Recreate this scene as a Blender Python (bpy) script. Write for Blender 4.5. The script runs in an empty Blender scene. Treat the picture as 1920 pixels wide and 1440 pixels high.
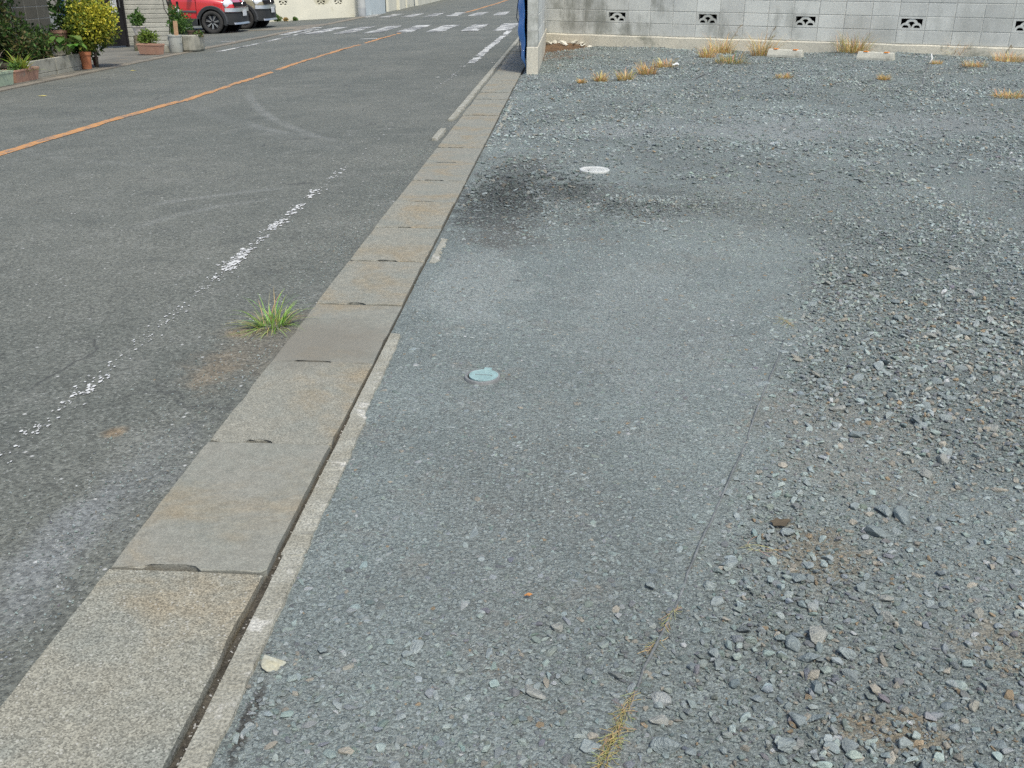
import bpy, bmesh, math, random
import numpy as np
from mathutils import Vector, Matrix, Euler

random.seed(7)
RNG = np.random.default_rng(11)
SC = bpy.context.scene
COL = SC.collection
R = math.radians

# ------------------------------------------------------------------ camera, world, sun, exposure
CAM_H, PITCH, ROLL, YAW, FPX = 1.2414, 0.4073, 0.0057, -0.0552, 1779.95
_F = Vector((math.sin(YAW)*math.cos(PITCH), math.cos(YAW)*math.cos(PITCH), -math.sin(PITCH)))
_Rr = Vector((math.cos(YAW), -math.sin(YAW), 0.0))
_U = _Rr.cross(_F)
_R2 = _Rr*math.cos(ROLL) + _U*math.sin(ROLL)
_U2 = _U*math.cos(ROLL) - _Rr*math.sin(ROLL)
cam_d = bpy.data.cameras.new('camera')
cam = bpy.data.objects.new('camera', cam_d)
COL.objects.link(cam)
m = Matrix(((_R2.x, _U2.x, -_F.x, 0), (_R2.y, _U2.y, -_F.y, 0), (_R2.z, _U2.z, -_F.z, CAM_H), (0, 0, 0, 1)))
cam.matrix_world = m
cam_d.sensor_width = 36.0
cam_d.lens = FPX/1920*36.0
cam_d.clip_start = 0.05
cam_d.clip_end = 1500
SC.camera = cam

SUN_EL, SUN_AZ = R(60), R(150)          # azimuth from +Y towards +X
world = bpy.data.worlds.new('World')
SC.world = world
world.use_nodes = True
wn = world.node_tree
sky = wn.nodes.new('ShaderNodeTexSky')
sky.sky_type = 'NISHITA'
sky.sun_disc = False
sky.sun_elevation = SUN_EL
sky.sun_rotation = SUN_AZ
sky.dust_density = 2.8
sky.air_density = 1.0
sky.ozone_density = 1.0
wn.links.new(sky.outputs[0], wn.nodes['Background'].inputs[0])
wn.nodes['Background'].inputs[1].default_value = 0.15
sun_d = bpy.data.lights.new('sun', 'SUN')
sun_d.energy = 2.2
sun_d.angle = R(8.0)
sun_d.color = (1.0, 0.985, 0.90)
sun = bpy.data.objects.new('sun', sun_d)
COL.objects.link(sun)
to_sun = Vector((math.sin(SUN_AZ)*math.cos(SUN_EL), math.cos(SUN_AZ)*math.cos(SUN_EL), math.sin(SUN_EL)))
sun.rotation_euler = (-to_sun).to_track_quat('-Z', 'Y').to_euler()
SC.view_settings.view_transform = 'Standard'
SC.view_settings.look = 'None'
SC.view_settings.gamma = 1.0
SC.view_settings.exposure = 0.43
SC.cycles.use_denoising = False
SC.cycles.max_bounces = 5
SC.cycles.diffuse_bounces = 2
SC.cycles.glossy_bounces = 2
SC.cycles.transmission_bounces = 3
SC.cycles.caustics_reflective = False
SC.cycles.caustics_refractive = False

# ------------------------------------------------------------------ survey helpers
C_FALL, X_EDGE = 0.04, -1.03            # the road falls 4 % towards the far kerb

def ray(px, py):
    return _F + _R2*((px-960)/FPX) + _U2*((720-py)/FPX)

def groad(px, py):                       # a point on the road plane
    d = ray(px, py)
    t = (-C_FALL*X_EDGE - CAM_H)/(d.z - C_FALL*d.x)
    return Vector((d.x*t, d.y*t, CAM_H + d.z*t))

def zroad(x):
    return C_FALL*(x - X_EDGE)

def sstep(a, b, v):
    t = np.clip((v-a)/(b-a), 0, 1)
    return t*t*(3-2*t)

def zlot(x, y):                          # the gravel lot rises a little to the back wall
    x = np.asarray(x, float); y = np.asarray(y, float)
    s = sstep(5.5, 15.0, y)
    edge = sstep(-0.65, 0.3, x)*0.85 + 0.15
    z = s*(0.077 + 0.0133*np.minimum(x, 9))*edge
    n = (0.010*np.sin(1.9*x+0.7*y+0.4) + 0.008*np.sin(-1.1*x+2.3*y+1.9) + 0.006*np.sin(3.7*x+1.3*y)
         + 0.005*np.sin(5.1*x-2.9*y+.8) + 0.003*np.sin(9.3*x+6.1*y) + 0.003*np.sin(-7.7*x+10.9*y))
    amp = sstep(-0.5, 0.7, x)*0.9 + 0.1
    return z + n*amp - 0.012

def glot(px, py):
    d = ray(px, py)
    z = 0.0
    for _ in range(6):
        t = (z - CAM_H)/d.z
        z = float(zlot(d.x*t, d.y*t))
    return Vector((d.x*t, d.y*t, z))

def at(px, py, Y):                       # the point of a sight line at a known depth
    d = ray(px, py)
    t = Y/d.y
    return Vector((d.x*t, Y, CAM_H + d.z*t))

def ppm(P):                              # pixels of the 1920 photograph per metre at a point
    return FPX/((P - Vector((0, 0, CAM_H))).dot(_F))

# ------------------------------------------------------------------ object helpers
def link(name, me, parent=None, loc=None, rot=None, scale=None):
    o = bpy.data.objects.new(name, me)
    COL.objects.link(o)
    if parent is not None:
        o.parent = parent
    if loc is not None:
        o.location = loc
    if rot is not None:
        o.rotation_euler = rot
    if scale is not None:
        o.scale = scale
    return o

def mesh(name, v, f, mat=None, smooth=False):
    me = bpy.data.meshes.new(name)
    me.from_pydata([tuple(p) for p in v], [], f)
    if mat is not None:
        me.materials.append(mat)
    if smooth:
        me.polygons.foreach_set('use_smooth', [True]*len(me.polygons))
    me.update()
    return me

def bm_mesh(name, bm, mat=None, smooth=False):
    me = bpy.data.meshes.new(name)
    bm.normal_update()
    bm.to_mesh(me)
    bm.free()
    if mat is not None:
        me.materials.append(mat)
    if smooth:
        me.polygons.foreach_set('use_smooth', [True]*len(me.polygons))
    return me

def tag(o, label=None, cat=None, group=None, kind=None):
    if label: o['label'] = label
    if cat: o['category'] = cat
    if group: o['group'] = group
    if kind: o['kind'] = kind
    return o

def empty(name, loc=(0, 0, 0), rz=0):
    o = bpy.data.objects.new(name, None)
    o.empty_display_size = 0.1
    COL.objects.link(o)
    o.location = loc
    o.rotation_euler = (0, 0, rz)
    return o

def add_box(bm, c, s, rz=0.0, bev=0.0):
    r = bmesh.ops.create_cube(bm, size=1.0)
    vs = r['verts']
    M = Matrix.Translation(c) @ Matrix.Rotation(rz, 4, 'Z') @ Matrix.Diagonal((s[0], s[1], s[2], 1))
    bmesh.ops.transform(bm, matrix=M, verts=vs)
    if bev > 0:
        es = list({e for v in vs for e in v.link_edges})
        bmesh.ops.bevel(bm, geom=es, offset=bev, segments=1, affect='EDGES', profile=0.5)

def box_mesh(name, s, bev, mat, c=(0, 0, 0)):
    bm = bmesh.new()
    add_box(bm, c, s, 0, bev)
    return bm_mesh(name, bm, mat)

def lathe(name, prof, mat, n=28, smooth=True, sx=1.0, sy=1.0):
    v, f = [], []
    k = len(prof)
    for i in range(n):
        a = 2*math.pi*i/n
        for r_, z in prof:
            v.append((r_*math.cos(a)*sx, r_*math.sin(a)*sy, z))
    for i in range(n):
        j = (i+1) % n
        for q in range(k-1):
            f.append((i*k+q, j*k+q, j*k+q+1, i*k+q+1))
    me = mesh(name, v, f, mat)
    bm = bmesh.new(); bm.from_mesh(me)
    bmesh.ops.remove_doubles(bm, verts=bm.verts, dist=1e-5)
    bmesh.ops.recalc_face_normals(bm, faces=bm.faces)
    bm.to_mesh(me); bm.free()
    if smooth:
        me.polygons.foreach_set('use_smooth', [True]*len(me.polygons))
        try:
            me.set_sharp_from_angle(angle=R(35))
        except Exception:
            pass
    return me

def tube(name, pts, rad, mat, n=7, taper=None):
    v, f = [], []
    pts = [Vector(p) for p in pts]
    m_ = len(pts)
    for i, p in enumerate(pts):
        t = (pts[min(i+1, m_-1)] - pts[max(i-1, 0)]).normalized()
        a = t.cross(Vector((0, 0, 1)))
        if a.length < 1e-3: a = Vector((1, 0, 0))
        a.normalize(); b = t.cross(a)
        r_ = rad if taper is None else rad*(1-(1-taper)*i/(m_-1))
        for k in range(n):
            w = 2*math.pi*k/n
            v.append(p + a*(math.cos(w)*r_) + b*(math.sin(w)*r_))
    for i in range(m_-1):
        for k in range(n):
            f.append((i*n+k, i*n+(k+1) % n, (i+1)*n+(k+1) % n, (i+1)*n+k))
    f.append(tuple(range(n))[::-1]); f.append(tuple((m_-1)*n+k for k in range(n)))
    return mesh(name, v, f, mat, True)

def extrude_poly(bm, pts, y0, y1):
    """closed polygon (x, z) extruded from y0 to y1"""
    a = [bm.verts.new((x, y0, z)) for x, z in pts]
    b = [bm.verts.new((x, y1, z)) for x, z in pts]
    bm.faces.new(a); bm.faces.new(b[::-1])
    for i in range(len(pts)):
        j = (i+1) % len(pts)
        bm.faces.new((a[j], a[i], b[i], b[j]))

def arc_poly(cx, cz, ri, ro, a0, a1, n=14):
    o = [(cx+ro*math.cos(a0+(a1-a0)*i/n), cz+ro*math.sin(a0+(a1-a0)*i/n)) for i in range(n+1)]
    i_ = [(cx+ri*math.cos(a0+(a1-a0)*i/n), cz+ri*math.sin(a0+(a1-a0)*i/n)) for i in range(n, -1, -1)]
    return o + i_

# ------------------------------------------------------------------ material helpers
def N(nt, t, ins=None, **props):
    n = nt.nodes.new(t)
    for k, v in props.items():
        setattr(n, k, v)
    for k, v in (ins or {}).items():
        s = n.inputs[k]
        if isinstance(v, bpy.types.NodeSocket):
            nt.links.new(v, s)
        else:
            s.default_value = v
    return n

def c4(c): return (c[0], c[1], c[2], 1.0)
def math_(nt, op, a, b=0.0, clamp=False):
    return N(nt, 'ShaderNodeMath', {0: a, 1: b}, operation=op, use_clamp=clamp).outputs[0]
def mixc(nt, f, a, b, mode='MIX'):
    n = N(nt, 'ShaderNodeMix', {}, data_type='RGBA', blend_type=mode, clamp_factor=True)
    for k, v in ((0, f), (6, a), (7, b)):
        s = n.inputs[k]
        if isinstance(v, bpy.types.NodeSocket): nt.links.new(v, s)
        else: s.default_value = c4(v) if k in (6, 7) else v
    return n.outputs[2]
def mapr(nt, v, a, b, c=0.0, d=1.0, smooth=True):
    return N(nt, 'ShaderNodeMapRange', {0: v, 1: a, 2: b, 3: c, 4: d},
             interpolation_type='SMOOTHSTEP' if smooth else 'LINEAR', clamp=True).outputs[0]
def noise(nt, vec, scale, detail=3.0, rough=0.55, dist=0.0):
    return N(nt, 'ShaderNodeTexNoise', {'Vector': vec, 'Scale': scale, 'Detail': detail, 'Roughness': rough,
                                        'Distortion': dist}).outputs[0]
def scalec(nt, col, f):                 # colour times a value socket
    return N(nt, 'ShaderNodeVectorMath', {0: col, 'Scale': f}, operation='SCALE').outputs[0]

def new_mat(name):
    m_ = bpy.data.materials.new(name)
    m_.use_nodes = True
    nt = m_.node_tree
    return m_, nt, nt.nodes['Principled BSDF']

def simple(name, c1, c2=None, scale=6.0, rough=0.85, fine=(60.0, 0.35), bump=(90.0, 0.25, 0.004), rnd=0.0,
           coord='world', metal=0.0, stain=None, spec=0.3, coat=0.0):
    m_, nt, bs = new_mat(name)
    if coord == 'world':
        P = N(nt, 'ShaderNodeNewGeometry').outputs['Position']
    else:
        P = N(nt, 'ShaderNodeTexCoord').outputs['Object']
    c2 = c2 or tuple(x*0.8 for x in c1)
    col = mixc(nt, mapr(nt, noise(nt, P, scale, 4), 0.3, 0.7), c1, c2)
    if stain:                           # (colour, scale, low, high)
        sm = mapr(nt, noise(nt, P, stain[1], 5, 0.6, 0.4), stain[2], stain[3])
        col = mixc(nt, sm, col, stain[0])
    if fine:
        col = scalec(nt, col, mapr(nt, noise(nt, P, fine[0], 2), 0.25, 0.75, 1-fine[1], 1+fine[1], False))
    if rnd:
        r_ = N(nt, 'ShaderNodeObjectInfo').outputs['Random']
        col = scalec(nt, col, mapr(nt, r_, 0, 1, 1-rnd, 1+rnd, False))
    nt.links.new(col, bs.inputs['Base Color'])
    bs.inputs['Roughness'].default_value = rough
    bs.inputs['Metallic'].default_value = metal
    bs.inputs['Specular IOR Level'].default_value = spec
    bs.inputs['Coat Weight'].default_value = coat
    if bump:
        b = N(nt, 'ShaderNodeBump', {'Strength': bump[1], 'Distance': bump[2], 'Height': noise(nt, P, bump[0], 3)})
        nt.links.new(b.outputs[0], bs.inputs['Normal'])
    return m_

def leaf_mat(name, trans=0.25, rough=0.55):
    m_, nt, bs = new_mat(name)
    a = N(nt, 'ShaderNodeAttribute', attribute_name='tint').outputs['Color']
    nt.links.new(a, bs.inputs['Base Color'])
    bs.inputs['Roughness'].default_value = rough
    bs.inputs['Specular IOR Level'].default_value = 0.3
    if trans:
        t = N(nt, 'ShaderNodeBsdfTranslucent', {'Color': a})
        mx = N(nt, 'ShaderNodeMixShader', {0: trans, 1: bs.outputs[0], 2: t.outputs[0]})
        nt.links.new(mx.outputs[0], nt.nodes['Material Output'].inputs[0])
    return m_

def circle3(a, b, c):
    ax, ay, bx, by, cx, cy = a[0], a[1], b[0], b[1], c[0], c[1]
    d = 2*(ax*(by-cy)+bx*(cy-ay)+cx*(ay-by))
    ux = ((ax*ax+ay*ay)*(by-cy)+(bx*bx+by*by)*(cy-ay)+(cx*cx+cy*cy)*(ay-by))/d
    uy = ((ax*ax+ay*ay)*(cx-bx)+(bx*bx+by*by)*(ax-cx)+(cx*cx+cy*cy)*(bx-ax))/d
    return ux, uy, math.hypot(ax-ux, ay-uy)

def blob(nt, P, cx, cy, rx, ry, soft=0.6, rot=0.0, warp=None, wamt=0.35):
    """mask of an elliptical stain with a ragged outline"""
    s = N(nt, 'ShaderNodeVectorMath', {0: P, 1: (cx, cy, 0)}, operation='SUBTRACT').outputs[0]
    mp = N(nt, 'ShaderNodeMapping', {'Vector': s, 'Rotation': (0, 0, -rot), 'Scale': (1/rx, 1/ry, 0.0)}).outputs[0]
    ln = N(nt, 'ShaderNodeVectorMath', {0: mp}, operation='LENGTH').outputs['Value']
    if warp is not None:
        ln = math_(nt, 'ADD', ln, math_(nt, 'MULTIPLY', math_(nt, 'SUBTRACT', warp, 0.5), wamt*4))
    return mapr(nt, ln, 1+soft, 1-soft)

# ------------------------------------------------------------------ materials of the setting
def asphalt_material():
    m_, nt, bs = new_mat('asphalt')
    P = N(nt, 'ShaderNodeNewGeometry').outputs['Position']
    big = noise(nt, P, 0.55, 4, 0.6)
    mid = noise(nt, P, 3.5, 5, 0.65)
    fine = noise(nt, P, 75, 3, 0.7)
    col = mixc(nt, mapr(nt, big, 0.3, 0.7), (0.108, 0.115, 0.098), (0.143, 0.147, 0.124))
    col = mixc(nt, math_(nt, 'MULTIPLY', mapr(nt, mid, 0.5, 0.72), 0.55), col, (0.175, 0.178, 0.155))
    col = mixc(nt, math_(nt, 'MULTIPLY', mapr(nt, mid, 0.46, 0.3), 0.5), col, (0.086, 0.091, 0.080))
    # brownish road dirt by the gutter near the weed, pale grit near the camera
    w = noise(nt, P, 7, 4, 0.6)
    g1 = groad(430, 640)
    dm = blob(nt, P, g1.x+0.12, g1.y-0.02, 0.16, 0.34, 0.6, 0.15, w, 0.6)
    col = mixc(nt, math_(nt, 'MULTIPLY', dm, 0.6), col, (0.15, 0.132, 0.098))
    g2 = groad(400, 690)
    col = mixc(nt, math_(nt, 'MULTIPLY', blob(nt, P, g2.x, g2.y, 0.07, 0.13, 0.6, 0.2, w, 0.7), 0.55), col, (0.205, 0.168, 0.115))
    g2b = groad(455, 618)
    col = mixc(nt, math_(nt, 'MULTIPLY', blob(nt, P, g2b.x, g2b.y, 0.045, 0.06, 0.6, 0.2, w, 0.5), 0.6), col, (0.25, 0.19, 0.11))
    g3 = groad(215, 805)
    col = mixc(nt, math_(nt, 'MULTIPLY', blob(nt, P, g3.x, g3.y, 0.035, 0.035, 0.6, 0, w, 0.5), 0.55), col, (0.25, 0.17, 0.09))
    for (px, py, rx, ry, k) in ((250, 900, .10, .26, .35), (110, 1010, .07, .24, .65), (60, 1120, .05, .16, .4)):
        q = groad(px, py)
        col = mixc(nt, math_(nt, 'MULTIPLY', blob(nt, P, q.x, q.y, rx, ry, 0.7, 0.25, w, 0.6), k), col, (0.185, 0.195, 0.19))
    # curved dusty tyre scrubs
    arcs = [((470, 165), (522, 226), (660, 276), 0.05, 0.55), ((456, 222), (529, 247), (640, 262), 0.05, 0.35),
            ((262, 386), (365, 369), (560, 349), 0.05, 0.5), ((240, 431), (365, 394), (520, 370), 0.045, 0.45),
            ((30, 270), (200, 305), (420, 310), 0.07, 0.22), ((330, 180), (480, 240), (720, 300), 0.10, 0.18)]
    streak = noise(nt, P, 5.0, 4, 0.7)
    for a, b, c, wd, k in arcs:
        A, B, Cc = groad(*a), groad(*b), groad(*c)
        ux, uy, rr = circle3(A, B, Cc)
        s = N(nt, 'ShaderNodeVectorMath', {0: P, 1: (ux, uy, 0)}, operation='SUBTRACT').outputs[0]
        s = N(nt, 'ShaderNodeVectorMath', {0: s, 1: (1, 1, 0)}, operation='MULTIPLY').outputs[0]
        d = N(nt, 'ShaderNodeVectorMath', {0: s}, operation='LENGTH').outputs['Value']
        d = math_(nt, 'ABSOLUTE', math_(nt, 'SUBTRACT', d, rr))
        ring = mapr(nt, d, wd*1.6, wd*0.2)
        half = (A-Cc).length/2
        mid_ = (A+Cc)/2
        dd = N(nt, 'ShaderNodeVectorMath', {0: P, 1: (mid_.x, mid_.y, mid_.z)}, operation='DISTANCE').outputs['Value']
        win = mapr(nt, dd, half*1.15, half*0.45)
        msk = math_(nt, 'MULTIPLY', math_(nt, 'MULTIPLY', ring, win), mapr(nt, streak, 0.3, 0.65, 0.2, 1.0))
        col = mixc(nt, math_(nt, 'MULTIPLY', msk, k*.75), col, (0.26, 0.265, 0.245))
    # exposed aggregate
    vo = N(nt, 'ShaderNodeTexVoronoi', {'Vector': P, 'Scale': 120.0, 'Randomness': 1.0})
    cell = N(nt, 'ShaderNodeSeparateColor', {0: vo.outputs['Color']}).outputs[0]
    dist = vo.outputs['Distance']
    core = mapr(nt, dist, 0.5, 0.2)
    col = scalec(nt, col, mapr(nt, cell, 0.0, 1.0, 0.62, 1.32, False))
    spk = math_(nt, 'MULTIPLY', math_(nt, 'GREATER_THAN', cell, 0.93), core)
    col = mixc(nt, math_(nt, 'MULTIPLY', spk, 0.65), col, (0.34, 0.34, 0.32))
    vo2 = N(nt, 'ShaderNodeTexVoronoi', {'Vector': P, 'Scale': 38.0, 'Randomness': 1.0})
    cell2 = N(nt, 'ShaderNodeSeparateColor', {0: vo2.outputs['Color']}).outputs[1]
    sp2 = math_(nt, 'MULTIPLY', math_(nt, 'GREATER_THAN', cell2, 0.965), mapr(nt, vo2.outputs['Distance'], 0.3, 0.12))
    col = mixc(nt, math_(nt, 'MULTIPLY', sp2, 0.8), col, (0.5, 0.5, 0.47))
    col = scalec(nt, col, mapr(nt, fine, 0.25, 0.75, 0.75, 1.25, False))
    # hairline cracks
    cr = N(nt, 'ShaderNodeTexVoronoi', {'Vector': N(nt, 'ShaderNodeVectorMath', {0: P, 1: N(nt, 'ShaderNodeVectorMath', {0: N(nt, 'ShaderNodeTexNoise', {'Vector': P, 'Scale': 1.6, 'Detail': 4.0}).outputs[1], 'Scale': 0.8}, operation='SCALE').outputs[0]}, operation='ADD').outputs[0],
                                        'Scale': 0.55}, feature='DISTANCE_TO_EDGE').outputs['Distance']
    crm = math_(nt, 'MULTIPLY', mapr(nt, cr, 0.007, 0.001), mapr(nt, noise(nt, P, 1.1, 3), 0.5, 0.6))
    col = mixc(nt, math_(nt, 'MULTIPLY', crm, 0.6), col, (0.04, 0.04, 0.038))
    nt.links.new(col, bs.inputs['Base Color'])
    bs.inputs['Roughness'].default_value = 0.88
    bs.inputs['Specular IOR Level'].default_value = 0.35
    h = math_(nt, 'ADD', math_(nt, 'MULTIPLY', core, 0.7), fine)
    b = N(nt, 'ShaderNodeBump', {'Strength': 0.75, 'Distance': 0.004, 'Height': h})
    nt.links.new(b.outputs[0], bs.inputs['Normal'])
    return m_

def lot_material():
    m_, nt, bs = new_mat('gravel_bed')
    P = N(nt, 'ShaderNodeNewGeometry').outputs['Position']
    big = noise(nt, P, 0.8, 4, 0.6)
    mid = noise(nt, P, 4.5, 5, 0.65)
    w = math_(nt, 'ADD', math_(nt, 'MULTIPLY', noise(nt, P, 5, 4, 0.6), 0.55), math_(nt, 'MULTIPLY', noise(nt, P, 24, 4, 0.7), 0.45))
    col = mixc(nt, mapr(nt, big, 0.3, 0.7), (0.194, 0.222, 0.208), (0.138, 0.157, 0.147))
    col = mixc(nt, math_(nt, 'MULTIPLY', mapr(nt, mid, 0.52, 0.7), 0.45), col, (0.185, 0.178, 0.155))
    col = mixc(nt, math_(nt, 'MULTIPLY', mapr(nt, mid, 0.45, 0.3), 0.4), col, (0.226, 0.254, 0.238))
    for (cx, cy, rx, ry, k, c, rot) in LOT_STAINS:
        col = mixc(nt, math_(nt, 'MULTIPLY', blob(nt, P, cx, cy, rx, ry, 0.3, rot, w, 0.9), k), col, c)
    vo = N(nt, 'ShaderNodeTexVoronoi', {'Vector': P, 'Scale': 190.0})
    cell = N(nt, 'ShaderNodeSeparateColor', {0: vo.outputs['Color']}).outputs[0]
    col = scalec(nt, col, mapr(nt, cell, 0, 1, 0.6, 1.36, False))
    vo2 = N(nt, 'ShaderNodeTexVoronoi', {'Vector': P, 'Scale': 75.0})
    cell2 = N(nt, 'ShaderNodeSeparateColor', {0: vo2.outputs['Color']}).outputs[0]
    chip = math_(nt, 'MULTIPLY', math_(nt, 'GREATER_THAN', cell2, 0.6), mapr(nt, vo2.outputs['Distance'], 0.5, 0.36))
    col = mixc(nt, math_(nt, 'MULTIPLY', chip, 0.6), col, scalec(nt, mixc(nt, 0.5, (0.224, 0.256, 0.242), (0.224, 0.256, 0.242)), mapr(nt, cell2, 0.6, 1.0, 0.75, 1.3, False)))
    f = noise(nt, P, 320, 2, 0.7)
    col = scalec(nt, col, mapr(nt, f, 0.25, 0.75, 0.72, 1.28, False))
    nt.links.new(col, bs.inputs['Base Color'])
    bs.inputs['Roughness'].default_value = 0.93
    bs.inputs['Specular IOR Level'].default_value = 0.25
    h = math_(nt, 'ADD', math_(nt, 'MULTIPLY', chip, 1.0), math_(nt, 'ADD', math_(nt, 'MULTIPLY', vo.outputs['Distance'], -0.8), f))
    b = N(nt, 'ShaderNodeBump', {'Strength': 0.8, 'Distance': 0.005, 'Height': h})
    nt.links.new(b.outputs[0], bs.inputs['Normal'])
    return m_

def stone_material(name, instancer):
    m_, nt, bs = new_mat(name)
    T = N(nt, 'ShaderNodeTexCoord').outputs['Object']
    if instancer:
        col = N(nt, 'ShaderNodeAttribute', attribute_name='tint', attribute_type='INSTANCER').outputs['Color']
    else:
        r_ = N(nt, 'ShaderNodeObjectInfo').outputs['Random']
        rp = N(nt, 'ShaderNodeValToRGB', {0: r_})
        e = rp.color_ramp
        e.interpolation = 'CONSTANT'
        cols = [(0, (.215, .25, .243)), (.14, (.265, .302, .292)), (.3, (.30, .335, .32)), (.44, (.24, .274, .265)), (.58, (.275, .31, .295)),
                (.72, (.30, .305, .27)), (.82, (.20, .226, .218)), (.89, (.305, .295, .245)), (.95, (.32, .335, .315))]
        e.elements[0].position, e.elements[0].color = 0, c4(cols[0][1])
        e.elements[1].position, e.elements[1].color = cols[1][0], c4(cols[1][1])
        for p_, c_ in cols[2:]:
            el = e.elements.new(p_); el.color = c4(c_)
        col = rp.outputs[0]
    n1 = noise(nt, T, 1.6, 4, 0.65)
    col = scalec(nt, col, mapr(nt, n1, 0.25, 0.75, 0.78, 1.22, False))
    n2 = noise(nt, T, 9, 3, 0.7)
    col = scalec(nt, col, mapr(nt, n2, 0.25, 0.75, 0.86, 1.14, False))
    nt.links.new(col, bs.inputs['Base Color'])
    bs.inputs['Roughness'].default_value = 0.82
    bs.inputs['Specular IOR Level'].default_value = 0.35
    b = N(nt, 'ShaderNodeBump', {'Strength': 0.5, 'Distance': 0.15, 'Height': math_(nt, 'ADD', n1, n2)})
    nt.links.new(b.outputs[0], bs.inputs['Normal'])
    return m_

def paint_material(name, colr, wear_lo, wear_hi, scale=9.0, under=(0.125, 0.125, 0.117)):
    """road paint worn through to the asphalt"""
    m_, nt, bs = new_mat(name)
    P = N(nt, 'ShaderNodeNewGeometry').outputs['Position']
    a = noise(nt, P, scale, 6, 0.72)
    vo = N(nt, 'ShaderNodeTexVoronoi', {'Vector': P, 'Scale': 95.0})
    cell = N(nt, 'ShaderNodeSeparateColor', {0: vo.outputs['Color']}).outputs[0]
    v = math_(nt, 'ADD', a, math_(nt, 'MULTIPLY', math_(nt, 'SUBTRACT', cell, 0.5), 0.12))
    wear = mapr(nt, v, wear_lo, wear_hi)
    und = scalec(nt, mixc(nt, 0.0, under, under), mapr(nt, cell, 0, 1, 0.7, 1.3, False))
    pc = scalec(nt, mixc(nt, 0.0, colr, colr), mapr(nt, noise(nt, P, 14, 4), 0.3, 0.7, 0.85, 1.1, False))
    nt.links.new(mixc(nt, wear, pc, und), bs.inputs['Base Color'])
    bs.inputs['Roughness'].default_value = 0.8
    b = N(nt, 'ShaderNodeBump', {'Strength': 0.4, 'Distance': 0.003, 'Height': cell})
    nt.links.new(b.outputs[0], bs.inputs['Normal'])
    return m_

def slab_material():
    m_, nt, bs = new_mat('gutter_concrete')
    P = N(nt, 'ShaderNodeNewGeometry').outputs['Position']
    r_ = N(nt, 'ShaderNodeObjectInfo').outputs['Random']
    off = N(nt, 'ShaderNodeCombineXYZ', {0: math_(nt, 'MULTIPLY', r_, 17.0), 1: math_(nt, 'MULTIPLY', r_, 5.0)}).outputs[0]
    P2 = N(nt, 'ShaderNodeVectorMath', {0: P, 1: off}, operation='ADD').outputs[0]
    rgh = N(nt, 'ShaderNodeAttribute', attribute_name='coarse', attribute_type='OBJECT').outputs['Fac']
    base = mixc(nt, rgh, (0.226, 0.222, 0.186), (0.240, 0.230, 0.182))
    n1 = noise(nt, P2, 4.5, 5, 0.6)
    col = mixc(nt, mapr(nt, n1, 0.4, 0.68), base, (0.208, 0.212, 0.178))
    rust = math_(nt, 'MULTIPLY', mapr(nt, noise(nt, P2, 2.7, 5, 0.62, 0.5), 0.47, 0.70), 0.70)
    col = mixc(nt, rust, col, (0.255, 0.205, 0.128))
    # sand grains
    vo = N(nt, 'ShaderNodeTexVoronoi', {'Vector': P, 'Scale': 330.0})
    cell = N(nt, 'ShaderNodeSeparateColor', {0: vo.outputs['Color']}).outputs[0]
    rough_amt = mapr(nt, rgh, 0.0, 1.0, 0.14, 0.46, False)
    lo = math_(nt, 'SUBTRACT', 1.0, rough_amt)
    hi = math_(nt, 'ADD', 1.0, rough_amt)
    g = N(nt, 'ShaderNodeMapRange', {0: cell, 1: 0.0, 2: 1.0, 3: lo, 4: hi}).outputs[0]
    col = scalec(nt, col, g)
    vo2 = N(nt, 'ShaderNodeTexVoronoi', {'Vector': P, 'Scale': 130.0})
    cl2 = N(nt, 'ShaderNodeSeparateColor', {0: vo2.outputs['Color']}).outputs[1]
    chip = math_(nt, 'MULTIPLY', math_(nt, 'GREATER_THAN', cl2, 0.84), mapr(nt, vo2.outputs['Distance'], 0.4, 0.25))
    col = mixc(nt, math_(nt, 'MULTIPLY', chip, mapr(nt, rgh, 0.0, 1.0, 0.15, 0.75, False)), col, (0.40, 0.39, 0.34))
    pit = math_(nt, 'MULTIPLY', math_(nt, 'LESS_THAN', cl2, 0.09), mapr(nt, vo2.outputs['Distance'], 0.3, 0.15))
    col = mixc(nt, math_(nt, 'MULTIPLY', pit, mapr(nt, rgh, 0.0, 1.0, 0.1, 0.55, False)), col, (0.14, 0.14, 0.13))
    col = scalec(nt, col, mapr(nt, noise(nt, P, 30, 4, 0.7), 0.3, 0.7, 0.86, 1.12, False))
    # brown silt washed over the slab beside the weed
    q = groad(600, 640)
    w = noise(nt, P, 6, 4, 0.6)
    col = mixc(nt, math_(nt, 'MULTIPLY', blob(nt, P, q.x-0.06, q.y+0.02, 0.30, 0.22, 0.6, 0.1, w, 0.4), 0.75), col, (0.175, 0.162, 0.13))
    nt.links.new(col, bs.inputs['Base Color'])
    bs.inputs['Roughness'].default_value = 0.9
    bs.inputs['Specular IOR Level'].default_value = 0.25
    h = math_(nt, 'ADD', cell, noise(nt, P, 30, 4, 0.7))
    b = N(nt, 'ShaderNodeBump', {'Strength': 0.45, 'Distance': 0.003, 'Height': h})
    nt.links.new(b.outputs[0], bs.inputs['Normal'])
    return m_

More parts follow.
